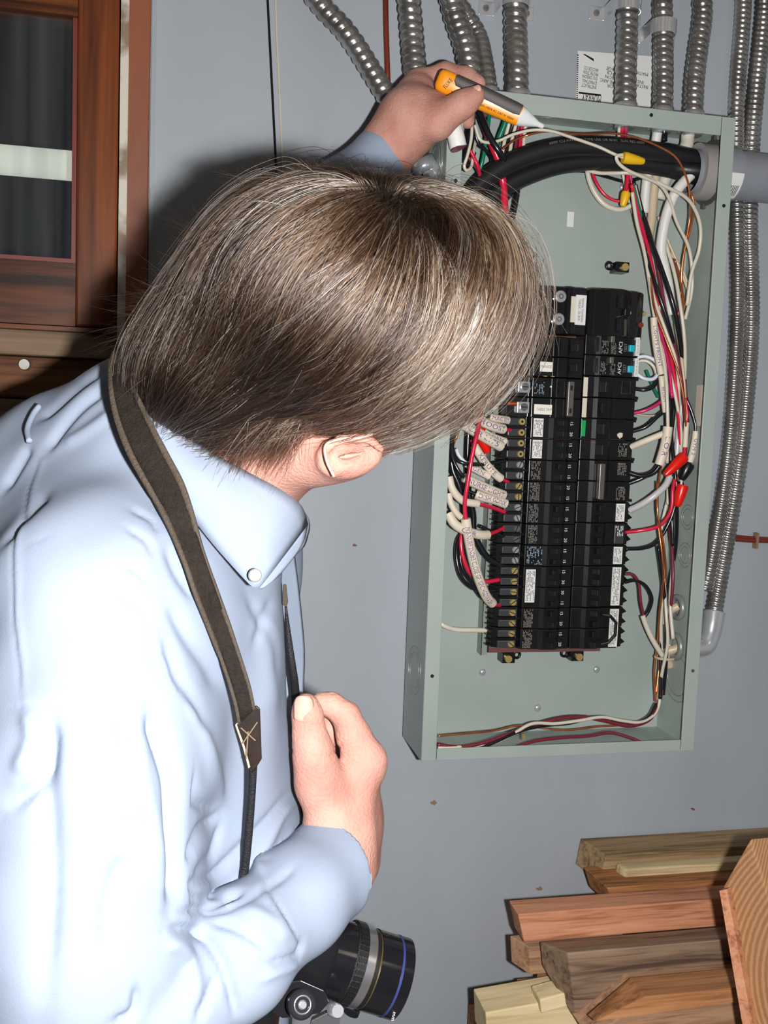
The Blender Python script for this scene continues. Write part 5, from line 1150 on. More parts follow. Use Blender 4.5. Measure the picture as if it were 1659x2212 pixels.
# ------------------------------------------------------------------ shirt
M_SHIRT = mat('shirt_cotton', srgb(138, 149, 167), .85, col2=srgb(142, 153, 171), nscale=30, bump=.10, bscale=900, spec=.12)
SH = []
SH += chain([(262, 1330, .755, 350), (280, 1900, .775, 356), (264, 2500, .80, 335)], .03)
SH += chain([(330, 1260, .90, 290), (330, 1900, .92, 296), (330, 2500, .94, 300)], .05)
SH += chain([(150, 1270, .81, 315), (110, 1900, .83, 310), (130, 2500, .85, 300)], .06)
SH += [cap((190, 1050, .815), (380, 985, .775), 205, 190, .06), cap((320, 905, .765), (420, 1000, .752), 128, 150, .04), cap((395, 1010, .75), (500, 1085, .755), 160, 125, .04)]
SH += [cap((430, 1120, .90), (440, 1200, .88), 215, 200, .05)]                                     # far shoulder
SH += chain([(215, 1300, .655, 235), (195, 1650, .625, 218), (185, 2000, .612, 205), (185, 2250, .615, 195)], .045)   # near upper arm
SLV = chain([(185, 2250, .612, 190), (330, 2165, .615, 152), (506, 2062, .640, 120), (648, 1942, .695, 108), (762, 1828, .762, 110)], .012)
SLV += chain([(470, 1050, .95, 150), (560, 800, 1.04, 125), (640, 580, 1.10, 104), (740, 437, 1.12, 80), (860, 295, 1.13, 62)], .03)
for _s in SH: _s.k = _s.k
SHALL = SH + SLV
cutA_o, cutA_n = dp(716, 1858, .735), nrm_(dp(760, 1822, .765) - dp(500, 2048, .645)); cutA_n = nrm_(cutA_n + RU * -.12 + RX * .05)
cutB_o, cutB_n = dp(830, 330, 1.13), nrm_(dp(860, 295, 1.13) - dp(740, 437, 1.12))
def cutpost(G, ax):
    lo = np.array([a[0] for a in ax]); h = ax[0][1] - ax[0][0]
    for o, n, R_, dep in ((cutA_o, cutA_n, .11, .022), (cutB_o, cutB_n, .09, .015)):
        i0 = np.clip(((o - R_ - lo) / h).astype(int), 0, None); i1 = ((o + R_ - lo) / h).astype(int) + 1
        s = tuple(slice(a, b) for a, b in zip(i0, i1)); X = np.stack(np.meshgrid(*[a[q] for a, q in zip(ax, s)], indexing='ij'), -1)
        pl = (X - o) @ n; g = G[s]; g = np.where(pl > -dep, np.maximum(g, -(g + .0065)), g); G[s] = np.maximum(g, pl)
hS = .0027
bs = [p.box() for p in SHALL]; lo = np.min([b[0] for b in bs], 0); hi = np.max([b[1] for b in bs], 0)
G_, lo_ = grid_field(SLV, hS, lo, hi, cutpost)
for _s in SH: _s.k = max(_s.k, .01)
G2, _ = grid_field(SH, hS, lo, hi)
# near upper arm melts into the sleeve, the trunk only touches it
kk = .0035; hh = np.maximum(kk - np.abs(G_ - G2), 0) / kk; G_ = np.minimum(G_, G2) - hh * hh * kk * .25; del G2, hh
V, Q = surface_net(G_, lo_, hS); del G_
V = relax(V, Q, 2, .5); N_ = normals(V, Q); X = pix(V)
view = (CAM - V); view /= np.linalg.norm(view, axis=1)[:, None]; facing = (N_ * view).sum(1)
# folds: polyline in the photo, half width (px), height (mm, + ridge / - valley), depth range
FO = [([(330, 1520), (335, 1580), (372, 1690), (378, 1800), (385, 1900), (372, 1975)], 16, -7, 0, .74),
      ([(300, 1560), (300, 1640), (335, 1780), (350, 1900)], 22, 3.0, 0, .74), ([(262, 1540), (268, 1600), (300, 1700)], 12, -3.0, 0, .74),
      ([(370, 1590), (400, 1660), (430, 1730), (470, 1750)], 13, -3.0, .6, .9), ([(400, 1500), (450, 1620), (478, 1740)], 12, 2.6, .6, .9),
      ([(478, 1752), (440, 1790), (415, 1840), (372, 1872)], 9, -3.5, .6, .9), ([(480, 1770), (450, 1850), (425, 1895)], 8, -2.6, .6, .9),
      ([(640, 1700), (590, 1760), (520, 1830), (430, 1905), (375, 1930)], 9, -3.2, .6, .9), ([(575, 1870), (560, 1860), (600, 1770), (640, 1720)], 12, 2.8, .6, .9),
      ([(375, 1945), (440, 1938), (500, 1935), (530, 1925)], 7, -2.5, .6, .9), ([(640, 1860), (600, 1900), (500, 1960), (380, 1975)], 8, -2.0, .6, .9),
      ([(360, 2014), (400, 2006), (440, 2022), (480, 2080), (505, 2160), (512, 2212)], 10, -4.0, 0, .74), ([(350, 2040), (395, 2050), (420, 2110), (415, 2190)], 16, 3.2, 0, .74),
      ([(570, 2085), (620, 2072), (648, 2060), (655, 2030)], 7, -3.0, 0, .80), ([(555, 2120), (600, 2098), (650, 2080)], 8, 2.2, 0, .8), ([(450, 1985), (520, 2010), (575, 2050)], 9, -2.4, 0, .78),
      ([(520, 1960), (590, 1995), (620, 2040)], 14, 2.0, 0, .8), ([(300, 2130), (290, 2190), (240, 2212)], 10, -3.5, 0, .74), ([(420, 2212), (450, 2150), (470, 2100)], 10, -2.6, 0, .74),
      ([(115, 1545), (110, 1620), (85, 1690), (0, 1760)], 16, -4.5, 0, .9), ([(60, 1530), (70, 1600), (30, 1680)], 18, 3.0, 0, .9), ([(235, 2060), (228, 1990), (250, 1900), (290, 1850)], 20, -3.5, 0, .74),
      ([(90, 1560), (100, 1660), (110, 1900), (95, 2212)], 26, -4.0, 0, .74), ([(240, 790), (180, 830), (120, 880), (80, 905)], 9, -3.0, .6, 1), ([(240, 830), (180, 875), (130, 930), (95, 980)], 9, -3.2, .6, 1),
      ([(255, 880), (190, 930), (130, 965)], 12, 2.2, .6, 1), ([(65, 960), (40, 1000), (0, 1060)], 9, -3.0, .6, 1.), ([(105, 1060), (60, 1110), (0, 1190)], 10, -2.6, .6, 1), ([(100, 1170), (60, 1220), (0, 1330)], 12, -2.4, .6, 1),
      ([(360, 1170), (390, 1240), (430, 1300)], 12, -2.2, .6, .9), ([(360, 1290), (400, 1370), (450, 1440), (470, 1500)], 16, -2.6, .6, .9), ([(350, 1360), (380, 1450), (420, 1520), (440, 1600)], 14, -2.4, .6, .9),
      ([(530, 1280), (560, 1340), (590, 1400), (600, 1480)], 12, -2.0, .6, .9), ([(590, 1290), (565, 1340), (545, 1400)], 9, -1.8, .6, .9), ([(560, 1320), (590, 1420), (585, 1560)], 22, 2.4, .6, .9),
      ([(280, 1090), (330, 1120), (340, 1150)], 7, -1.6, .5, .8), ([(270, 1130), (320, 1170), (330, 1200)], 7, -1.5, .5, .8), ([(268, 1215), (310, 1240), (322, 1265)], 7, -1.6, .5, .8), ([(250, 1270), (300, 1310), (312, 1330)], 7, -1.4, .5, .8),
      ([(322, 1120), (312, 1220), (300, 1340), (300, 1420)], 4, -1.0, .5, .8), ([(322, 1120), (312, 1220), (300, 1340), (300, 1420)], 12, 1.0, .5, .8),
      ([(92, 962), (62, 1060), (35, 1170), (33, 1300), (42, 1420), (48, 1530)], 4, -1.2, .5, 1), ([(98, 962), (69, 1060), (42, 1170), (40, 1300), (49, 1420), (55, 1530)], 8, 1.0, .5, 1),
      ([(0, 1530), (60, 1525), (112, 1520), (200, 1520), (300, 1535)], 4, -.9, .5, .9),
      ([(560, 1872), (582, 1925), (620, 1990), (662, 2050)], 4, -1.3, 0, .76), ([(552, 1880), (574, 1933), (612, 1998), (654, 2058)], 9, 1.1, 0, .76), ([(520, 1925), (470, 1950), (380, 1975)], 6, -3.0, 0, .72)]
Dm = np.zeros(len(V))
for pl, w_, amp, dlo, dhi in FO:
    if not amp: continue
    P = np.array(spline([(a, b, 0) for a, b in pl], 5))[:, :2]; lo2, hi2 = P.min(0) - 3 * w_, P.max(0) + 3 * w_
    m = np.where((X[:, 0] > lo2[0]) & (X[:, 0] < hi2[0]) & (X[:, 1] > lo2[1]) & (X[:, 1] < hi2[1]) & (X[:, 2] > dlo) & (X[:, 2] < dhi) & (facing > .05))[0]
    if not len(m): continue
    best = np.full(len(m), 1e9); par = np.zeros(len(m)); 
    for i in range(len(P) - 1):
        a, b = P[i], P[i + 1]; ba = b - a; t = np.clip(((X[m, :2] - a) @ ba) / (ba @ ba + 1e-9), 0, 1); d = np.linalg.norm(X[m, :2] - a - t[:, None] * ba, axis=1); u = d < best; best[u] = d[u]; par[u] = (i + t[u]) / (len(P) - 1)
    Dm[m] += amp * .00135 * np.exp(-(best / w_) ** 2) * np.clip(np.sin(np.clip(par, .04, .96) * math.pi) * 1.8, 0, 1)
# broad soft undulation everywhere
Dm += .0022 * np.sin(V[:, 0] * 31 + V[:, 2] * 17 + 1) * np.sin(V[:, 2] * 23 - V[:, 1] * 29) + .0012 * np.sin(V[:, 0] * 71 - V[:, 2] * 43) * np.sin(V[:, 1] * 67 + V[:, 2] * 31)
V = V + N_ * Dm[:, None]; V = relax(V, Q, 1, .4)
shirt = np_mesh('shirt', V, Q, M_SHIRT, per)
def surf(px, py, off=0., prims=SH, d_lo=.45):
    """the point where the line of sight meets the shirt, lifted by off"""
    o = CAM; r = ray(px, py); rn = r / np.linalg.norm(r); t = d_lo
    for _ in range(80):
        d = ev(prims, (o + rn * t)[None])[0]
        if d < .0004: break
        t += d * .8
        if t > 1.6: return None
    p = o + rn * t; e = 1e-3; g = np.array([ev(prims, (p + v)[None])[0] - ev(prims, (p - v)[None])[0] for v in np.eye(3) * e]); g /= np.linalg.norm(g) + 1e-9
    return p + g * off, g
# collar: a folded leaf with a button-down tip
def sheet(name, A, B, nu, m, par, thick=.0014, off=.004, curve=0., prims=SH):
    """leaf between two pixel polylines, resting on the shirt or at the depth given"""
    def res(L):
        L = np.array(L, float); P = spline(L, 10); d = np.r_[0, np.cumsum(np.linalg.norm(np.diff(P[:, :2], axis=0), axis=1))]; s = np.linspace(0, d[-1], nu); return np.stack([np.interp(s, d, P[:, k]) for k in range(3)], 1)
    a, b = res(A), res(B); nv = 9; P = []
    for i in range(nu):
        for j in range(nv):
            t = j / (nv - 1); q = a[i] * (1 - t) + b[i] * t; P.append(dp(q[0], q[1], q[2] - curve * math.sin(t * math.pi)))
    f = [(i * nv + j, i * nv + j + 1, (i + 1) * nv + j + 1, (i + 1) * nv + j) for i in range(nu - 1) for j in range(nv - 1)]
    o = link(name, P, f, m, par, True); s = o.modifiers.new('s', 'SOLIDIFY'); s.thickness = thick; s.offset = 0; return o
def sd(px, py, off=.0):
    r = surf(px, py); return (r[0] - CAM) @ RF - off if r else .75
inner = [(262, 752, .735), (330, 850, .690), (430, 958, .672), (530, 1018, .668), (600, 1055, .674), (650, 1092, .690), (664, 1132, .712)]
outer = [(240, 800, .720), (300, 930, .676), (368, 1050, .654), (440, 1150, .650), (505, 1226, .652), (550, 1273, .656), (560, 1270, .658)]
for k, (x, y, d) in enumerate(outer): outer[k] = (x, y, min(d, sd(x, y, .006)))
col = sheet('collar', inner, outer, 28, M_SHIRT, per, curve=.010)
inner2 = [(664, 1132, .712), (655, 1170, .705), (628, 1210, .690), (604, 1240, .680)]
outer2 = [(560, 1271, .658), (564, 1271, .659), (568, 1270, .660), (572, 1268, .661)]
sheet('collar', inner2, outer2, 10, M_SHIRT, per, curve=.003)
sheet('collar', [(640, 1085, .735), (668, 1125, .745), (662, 1165, .75), (656, 1180, .75)], [(600, 1120, .72), (610, 1180, .72), (600, 1225, .71), (604, 1236, .71)], 10, M_SHIRT, per)
bt = dp(551, 1243, .644); nb = nrm_(-ray(551, 1243))
mb = MB().cyl(bt, bt + nb * .0022, rp(15, .645), rp(12, .645), 20); btn = mb.obj('collar_button', mat('shell_button', srgb(168, 170, 168), .25), per)
for dx, dy in ((-3, -3), (3, 3), (-3, 3), (3, -3)):
    q = dp(551 + dx, 1243 + dy, .6415); MB().cyl(q, q + nb * .0006, .0004, n=8).obj('thread_hole', M_TIE, btn)
# locker loop on the back
lp = [surf(x, y, .004) for x, y in ((92, 886), (78, 905), (66, 935), (70, 962))]
lp = [p[0] for p in lp if p]
if len(lp) > 2:
    P = spline(lp, 8); o = MB().tube(P, .0022, 10).obj('locker_loop', M_SHIRT, per, True)
# far shirt front edge standing past the near side
ff = [(622, 1225, .80, 655, 1230), (628, 1300, .80, 650, 1300), (640, 1380, .80, 655, 1370), (640, 1450, .80, 656, 1440), (640, 1500, .80, 656, 1500)]
sheet('shirt_placket', [(596, 1205, .775), (604, 1290, .778), (610, 1380, .780), (616, 1500, .785), (616, 1640, .79)], [(636, 1200, .80), (648, 1300, .805), (657, 1400, .808), (656, 1460, .808), (648, 1640, .80)], 16, M_SHIRT, per)

# trousers and shoes, below the frame
TR = []
M_TR = mat('dark_trousers', srgb(48, 50, 60), .8)
hip_n, hip_f = dp(230, 2560, .80), dp(300, 2560, .94)
kn, kf = hip_n + np.array([.02, -.02, -.40]), hip_f + np.array([.10, .04, -.40]); an_, af = np.array([kn[0] - .03, kn[1], .10]), np.array([kf[0] + .0, kf[1], .10])
zt_ = hip_n[2]
for hp_, k_, a_ in ((hip_n, kn, an_), (hip_f, kf, af)):
    TR += [Prim('cap', hp_ + np.array([0, 0, .02]), k_, .105, .075, .05), Prim('cap', k_, a_, .072, .060, .03)]
TR += [Prim('cap', hip_n + np.array([0, 0, .03]), hip_f + np.array([0, 0, .03]), .115, .115, .05)]
G_, lo_ = grid_field(TR, .007); V, Q = surface_net(G_, lo_, .007); np_mesh('trousers', V, Q, M_TR, per)
for a_ in (an_, af):
    S_ = [Prim('cap', np.array([a_[0] - .05, a_[1], .045]), np.array([a_[0] + .17, a_[1] + .02, .036]), .046, .036, .03), Prim('cap', a_ + np.array([0, 0, .02]), a_ + np.array([0, 0, -.05]), .05, .045, .03)]
    G_, lo_ = grid_field(S_, .005, post=lambda G, ax: np.maximum(G, -(ax[2][None, None, :] - .001), out=G)); V, Q = surface_net(G_, lo_, .005); np_mesh('shoe', V, Q, mat('black_shoe', srgb(28, 26, 26), .4), per)

# ------------------------------------------------------------------ hair
EC, ER = dp(762, 672, .695), np.array([rp(346, .695), rp(280, .695), .118])
LC, LR = dp(470, 830, .715), np.array([rp(165, .715), rp(150, .715), .075])
IM = np.array([RX, RU, -RF])
HS = [ell(EC, IM, ER, .02), ell(LC, IM, LR, .05), ell(dp(985, 650, .70), IM, (rp(140, .7), rp(185, .7), .085), .03)]
def hgrad(P):
    e = 8e-4; g = np.stack([ev(HS, P + v) - ev(HS, P - v) for v in np.eye(3) * e], -1); return g / (np.linalg.norm(g, axis=-1)[..., None] + 1e-9)
EARC = dp(770, 1000, .66)
HB = [Prim(p.kind, p.a, k=p.k, M=p.M, rad=p.rad - .010) for p in HS]
earcut = [cap((700, 1010, .655), (840, 985, .66), 42, 34, .01, 's'), cap((620, 1030, .69), (760, 1010, .69), 40, 50, .01, 's'), Prim('cap', hl(.115, 0, -.02), hl(.09, 0, -.10), .058, .058, .01, 's')]
G_, lo_ = grid_field(HB + earcut, .0035); V, Q = surface_net(G_, lo_, .0035); V = relax(V, Q, 3, .5)
M_CAPH = mat('hair_base', srgb(34, 25, 20), .8, col2=srgb(48, 36, 29), nscale=60, stretch=(1, 1, 1))
hairbase = np_mesh('hair', V, Q, M_CAPH, per)
def strands(NS, K, Lmin, Lmax, lift, seed, fly=0.):
    rg = np.random.default_rng(seed)
    n = rg.normal(size=(NS * 3, 3)); n /= np.linalg.norm(n, axis=1)[:, None]
    P = EC + (n * ER) @ IM
    use_l = rg.random(len(P)) < .05; nl = rg.normal(size=(len(P), 3)); nl /= np.linalg.norm(nl, axis=1)[:, None]; P[use_l] = (LC + (nl * LR) @ IM)[use_l]
    loc = (P - EC) @ IM.T / ER
    X = pix(P); fwd = ((P - HC) @ h_fw) > .085
    keep = (~fwd) & (loc[:, 2] > -.75) & ~((X[:, 1] > 930) & (X[:, 0] > 560)) & ~((loc[:, 1] < -.3) & (loc[:, 2] < -.2))
    P = P[keep][:NS]; NS = len(P); L = rg.uniform(Lmin, Lmax, NS); st = L / (K - 1)
    # clumps: neighbours share offsets through a smooth pseudo noise of the root position
    def sm(P, f, ph): return np.sin(P[:, 0] * f + ph) * np.sin(P[:, 1] * f * 1.3 + ph * 2) + np.sin(P[:, 2] * f * 1.1 + P[:, 0] * f * .7 + ph * 3)
    ang = .16 * sm(P, 95, 1.) + .10 * sm(P, 260, 4.) + rg.normal(size=NS) * .05; lay = lift * (.5 + .25 * sm(P, 120, 2.5)) + rg.uniform(-.006, .002, NS)
    flym = rg.random(NS) < fly; lay = lay + flym * rg.uniform(.0, .010, NS)
    Cn = nrm_(np.array([.24, .70, .67])); out = []
    P = P - hgrad(P) * (ev(HS, P)[:, None] + .014); alive = np.ones(NS)
    for k in range(K):
        out.append(P.copy()); g = hgrad(P); loc = (P - EC) @ IM.T / ER; nn = loc / (np.linalg.norm(loc, axis=1)[:, None] + 1e-9)
        a = (nn - Cn); aw = (a * ER) @ IM; aw -= g * (aw * g).sum(1)[:, None]; aw /= np.linalg.norm(aw, axis=1)[:, None] + 1e-9
        sw = np.cross(g, aw); an = np.arccos(np.clip(nn @ Cn, -1, 1)); w = np.exp(-(an / .95) ** 2)
        gx = np.interp(loc[:, 0], [-1.4, -1.0, -.5, 0, 1], [-.75, -.85, -.95, -.65, -.55])
        gd = gx[:, None] * RX + (-1.0) * RU[None] + .0; gd = gd - g * (gd * g).sum(1)[:, None]; gd /= np.linalg.norm(gd, axis=1)[:, None] + 1e-9
        v = aw * w[:, None] + gd * (1 - w)[:, None] - sw * (.32 * w)[:, None]; v /= np.linalg.norm(v, axis=1)[:, None] + 1e-9
        s2 = np.cross(g, v); v = v * np.cos(ang)[:, None] + s2 * np.sin(ang)[:, None]
        P = P + v * (st * alive)[:, None]; tgt = lay * min(1, k / 3 + .2) + (flym * .004 * k / K); d = ev(HS, P); P = P - hgrad(P) * ((d - tgt) * .8)[:, None] * alive[:, None]
        X = pix(P); bot = np.interp(X[:, 0], [200, 420, 560, 660, 690, 830, 900, 1000, 1200], [1200, 1020, 1018, 985, 962, 968, 985, 960, 900])
        alive = np.where((X[:, 1] > bot + rg.uniform(-14, 8, NS)) & (X[:, 2] < .75), .02, alive)
    R0 = out[0]; tone = .37 + .21 * sm(R0, 170, 1.7) + .20 * sm(R0, 480, .3) + .10 * sm(R0, 60, 5.1) + rg.normal(size=NS) * .15
    # greyer towards the front of the head
    tone = tone + .16 * np.clip((pix(R0)[:, 0] - 800) / 300, -1, 1)
    return np.stack(out, 1), np.clip(tone, 0, 1)
def hair_obj(name, S, r0, r1, m):
    S, tone = S
    n, K, _ = S.shape; hcv = bpy.data.hair_curves.new(name); hcv.add_curves([K] * n)
    off = WO[hairbase.name]; hcv.attributes['position'].data.foreach_set('vector', (S - off).astype(np.float32).ravel())
    ra = hcv.attributes.get('radius') or hcv.attributes.new('radius', 'FLOAT', 'POINT')
    ra.data.foreach_set('value', np.tile(np.interp(np.linspace(0, 1, K), [0, .6, 1], [r0, r0 * .9, r1]), n).astype(np.float32)); hcv.materials.append(m)
    hcv.attributes.new('tone', 'FLOAT', 'CURVE').data.foreach_set('value', tone.astype(np.float32)); o = bpy.data.objects.new(name, hcv); COL.objects.link(o); o.parent = hairbase; return o
def hair_mat(name, stops, rough=.28):
    M = bpy.data.materials.new(name); M.use_nodes = True; nt = M.node_tree; nt.nodes.clear(); out = nt.nodes.new('ShaderNodeOutputMaterial')
    hb = nt.nodes.new('ShaderNodeBsdfHairPrincipled'); hb.parametrization = 'COLOR'; hb.inputs['Roughness'].default_value = rough; hb.inputs['Radial Roughness'].default_value = .35
    hi_ = nt.nodes.new('ShaderNodeAttribute'); hi_.attribute_name = 'tone'; cr = nt.nodes.new('ShaderNodeValToRGB'); e = cr.color_ramp.elements
    e[0].position, e[0].color = stops[0]; e[1].position, e[1].color = stops[-1]
    for p_, c_ in stops[1:-1]: k = e.new(p_); k.color = c_
    nt.links.new(hi_.outputs['Fac'], cr.inputs[0]); nt.links.new(cr.outputs[0], hb.inputs['Color']); nt.links.new(hb.outputs[0], out.inputs[0]); return M
M_HAIR = hair_mat('greying_brown_hair', [(0., srgb(16, 9, 6)), (.35, srgb(38, 24, 16)), (.58, srgb(72, 50, 35)), (.78, srgb(128, 102, 78)), (1., srgb(212, 196, 172))])
hair_obj('hair_strands', strands(28000, 18, .08, .20, .004, 3), .00018, .00005, M_HAIR)
hair_obj('hair_strands', strands(1800, 16, .06, .15, .007, 5, fly=1.), .00012, .00004, M_HAIR)
# tufts flicking away from the back of the head
def tuft(root, tip, n, spread, bend, seed):
    rg = np.random.default_rng(seed); A, B = dp(*root), dp(*tip); t = np.linspace(0, 1, 12)[None, :, None]; S = []
    a = A + rg.normal(size=(n, 1, 3)) * spread * .5; b = B + rg.normal(size=(n, 1, 3)) * spread * .9 + (A - B) * rg.uniform(0, .45, (n, 1, 1))
    c = (a + b) / 2 + (RU * bend - RF * .01) + rg.normal(size=(n, 1, 3)) * spread * .35
    return (1 - t) ** 2 * a + 2 * t * (1 - t) * c + t * t * b
TF = [((560, 470, .66), (395, 515, .70), 260, .010, -.020, 1), ((520, 560, .65), (385, 575, .69), 220, .010, -.016, 2), ((470, 640, .66), (300, 668, .71), 420, .012, -.006, 3), ((450, 700, .66), (275, 735, .71), 600, .014, .004, 4),
      ((460, 760, .655), (290, 850, .70), 500, .014, .010, 5), ((500, 820, .655), (335, 935, .69), 420, .011, .008, 6), ((520, 860, .655), (400, 985, .69), 420, .010, .006, 7), ((600, 880, .65), (470, 1020, .68), 500, .011, .006, 8),
      ((660, 900, .645), (560, 1010, .665), 420, .009, .004, 9), ((740, 410, .66), (640, 368, .70), 120, .010, -.002, 10), ((1120, 560, .67), (1150, 760, .68), 200, .009, .004, 11), ((1080, 800, .66), (960, 930, .67), 160, .008, -.004, 12), ((620, 430, .66), (500, 415, .69), 260, .009, .002, 13)]
_T = np.concatenate([tuft(*a) for a in TF]); hair_obj('hair_strands', (_T, np.clip(RNG.normal(.42, .2, len(_T)), 0, 1)), .00016, .00004, M_HAIR)

# ------------------------------------------------------------------ eyeglasses: clear temple behind the ear
gl_ = thing('eyeglasses', 'clear plastic eyeglasses, only the temple tip showing behind the ear', 'glasses', loc=hl(.11, .03, -.02))
M_CLR = mat('clear_plastic', srgb(172, 150, 142), .2, spec=.5)
tp_ = spline([hl(.104, .042, .026), dp(880, 890, .70), dp(800, 940, .655), dp(735, 948, .645), dp(704, 962, .644), dp(706, 995, .642), dp(722, 1030, .646)], 8)
MB().tube(tp_, .0011, 10).obj('temple', M_CLR, gl_, True)
MB().tube([hl(.104, -.042, .026), hl(.02, -.085, .0), hl(-.01, -.088, -.02)], .0015, 8).obj('temple', M_CLR, gl_, True)
for s in (1, -1):
    a = np.linspace(0, 2 * math.pi, 28); P = [hl(.106, s * (.024 + .019 * math.cos(q)), .026 + .014 * math.sin(q)) for q in a]; MB().tube(P, .0014, 6, cap=False).obj('lens_rim', M_CLR, gl_, True)
MB().tube([hl(.106, .006, .026), hl(.108, 0, .027), hl(.106, -.006, .026)], .0014, 6).obj('bridge', M_CLR, gl_, True)

# ================================================================== VOLTAGE TESTER
te = thing('voltage_tester', 'orange and dark grey voltage tester pen with white tip in the raised hand', 'tester', loc=dp(1060, 210, 1.10))
a_, b_ = dp(951, 172, 1.098), dp(1122, 250, 1.108); tipp = dp(1180, 275, 1.112)
ax_ = nrm_(b_ - a_); vw = nrm_(-ray(1040, 210)); sdv = nrm_(np.cross(ax_, vw)); 
if sdv @ RU < 0: sdv = -sdv
nv_ = nrm_(np.cross(sdv, ax_)); 
if nv_ @ vw < 0: nv_ = -nv_
Lb = np.linalg.norm(b_ - a_); hw, ht = .0122, .0105
def sect(t, sx, sy, k=3.2, n=28, c0=0.):
    P = []
    for q in np.arange(n) * 2 * math.pi / n:
        c, s = math.cos(q), math.sin(q); P.append(a_ + ax_ * t + sdv * (c0 + sx * math.copysign(abs(c) ** (2 / k), c)) + nv_ * (sy * math.copysign(abs(s) ** (2 / k), s)))
    return P
def loft(secs, cap=True):
    n = len(secs[0]); V = np.vstack(secs); f = [(i * n + j, i * n + (j + 1) % n, (i + 1) * n + (j + 1) % n, (i + 1) * n + j) for i in range(len(secs) - 1) for j in range(n)]
    if cap: f += [tuple(range(n)), tuple((len(secs) - 1) * n + j for j in range(n - 1, -1, -1))]
    return V, f
M_OR = mat('tester_orange', srgb(240, 150, 20), .32); M_GRIP = mat('grip_rubber', srgb(72, 66, 64), .55); M_TIP = mat('white_tip', srgb(214, 216, 216), .25, sss=.0)
V, f = loft([sect(-.0035, hw * .62, ht * .6), sect(-.001, hw * .9, ht * .88), sect(.004, hw, ht), sect(.03, hw, ht), sect(.06, hw * .98, ht), sect(Lb, hw * .93, ht * .95)])
autosmooth(MB().add(V, f).obj('barrel', M_OR, te, True), 50)
V, f = loft([sect(.0145, hw * .35, ht * 1.03, c0=hw * .60), sect(.018, hw * .62, ht * 1.06, c0=hw * .42), sect(.05, hw * .64, ht * 1.06, c0=hw * .40), sect(Lb - .008, hw * .66, ht * 1.03, c0=hw * .34), sect(Lb - .001, hw * .60, ht * 1.0, c0=hw * .36)])
autosmooth(MB().add(V, f).obj('grip', M_GRIP, te, True), 50)
V, f = loft([sect(Lb - .0005, hw * .90, ht * .92, 2.4), sect(Lb + .004, hw * .84, ht * .86, 2.2), sect(Lb + .013, hw * .56, ht * .56, 2), sect(Lb + .021, hw * .30, ht * .30, 2), sect(Lb + .0225, hw * .26, ht * .26, 2), sect(Lb + .0235, hw * .24, ht * .24, 2), sect(Lb + .029, hw * .22, ht * .22, 2), sect(Lb + .030, hw * .12, ht * .12, 2)])
autosmooth(MB().add(V, f).obj('tip', M_TIP, te, True), 50)
text('brand_text', 'FLUKE', .0062, a_ + ax_ * .0095 + nv_ * ht + sdv * -.0005, -sdv * -1 + ax_ * .35, -ax_, M_INK, te, off=.0003, width=.0115)
text('rating_text', 'VOLTALERT 1AC II', .0036, a_ + ax_ * .026 - sdv * hw * .52 + nv_ * ht * .98, ax_, sdv, M_INK, te, off=.0004, width=.020)
text('rating_text', '200-1000V AC CAT IV 1000V', .0038, a_ + ax_ * (Lb - .025) - sdv * hw * .50 + nv_ * ht * 1.0, ax_, sdv, M_INK, te, off=.0004, width=.040)

# ================================================================== STRAP AND CAMERA
cs = thing('camera_strap', 'dark brown woven camera strap slung over the near shoulder', 'strap', loc=dp(400, 1200, .66))
M_WEB = mat('brown_webbing', srgb(26, 21, 17), .8, col2=srgb(35, 28, 23), nscale=300, bump=.5, bscale=700, spec=.2); M_EDGE = mat('strap_edge', srgb(66, 56, 46), .8, bump=.6, bscale=500)
M_LEA = mat('dark_leather', srgb(18, 12, 9), .3, col2=srgb(36, 21, 13), nscale=90); M_THIN = mat('thin_webbing', srgb(13, 12, 17), .6, bump=.4, bscale=900)
CL = col
def rib(name, Lp, Rp_, m, par, off=.003, thick=.0022, n=60, prims=SH, na=5, dover=None, inset=0.):
    def rs(L):
        L = np.array([(a, b, 0) for a, b in L], float); P = spline(L, 12)[:, :2]; d = np.r_[0, np.cumsum(np.linalg.norm(np.diff(P, axis=0), axis=1))]; s = np.linspace(0, d[-1], n); return np.stack([np.interp(s, d, P[:, k]) for k in range(2)], 1)
    a, b = rs(Lp), rs(Rp_); a, b = a + (b - a) * inset, b + (a - b) * inset; Dp = np.zeros((n, na))
    for i in range(n):
        for j in range(na):
            q = a[i] + (b[i] - a[i]) * j / (na - 1); r_ = surf(q[0], q[1], 0, prims); Dp[i, j] = (r_[0] - CAM) @ RF if r_ else np.nan
    for j in range(na):
        c = Dp[:, j]; ok = ~np.isnan(c); c = np.interp(np.arange(n), np.arange(n)[ok], c[ok]) if ok.any() else np.full(n, .7); Dp[:, j] = c
    Dm_ = Dp.min(1); kern = np.ones(9) / 9; Dm_ = np.convolve(np.pad(Dm_, 4, mode='edge'), kern, 'valid')
    if dover: Dm_ = np.minimum(Dm_, np.interp(np.arange(n) / (n - 1), dover[0], dover[1]))
    P = []
    for i in range(n):
        for j in range(na):
            q = a[i] + (b[i] - a[i]) * j / (na - 1); dd = min(Dp[i, j], Dm_[i] + .012) * .4 + Dm_[i] * .6; P.append(dp(q[0], q[1], dd - off))
    f = [(i * na + j, i * na + j + 1, (i + 1) * na + j + 1, (i + 1) * na + j) for i in range(n - 1) for j in range(na - 1)]
    o = link(name, P, f, m, par, True); s = o.modifiers.new('s', 'SOLIDIFY'); s.thickness = thick; s.offset = 0; return o
SL = [(243, 756), (234, 810), (243, 890), (272, 975), (318, 1060), (352, 1120), (390, 1205), (418, 1285), (450, 1365), (480, 1440), (505, 1520), (514, 1565)]
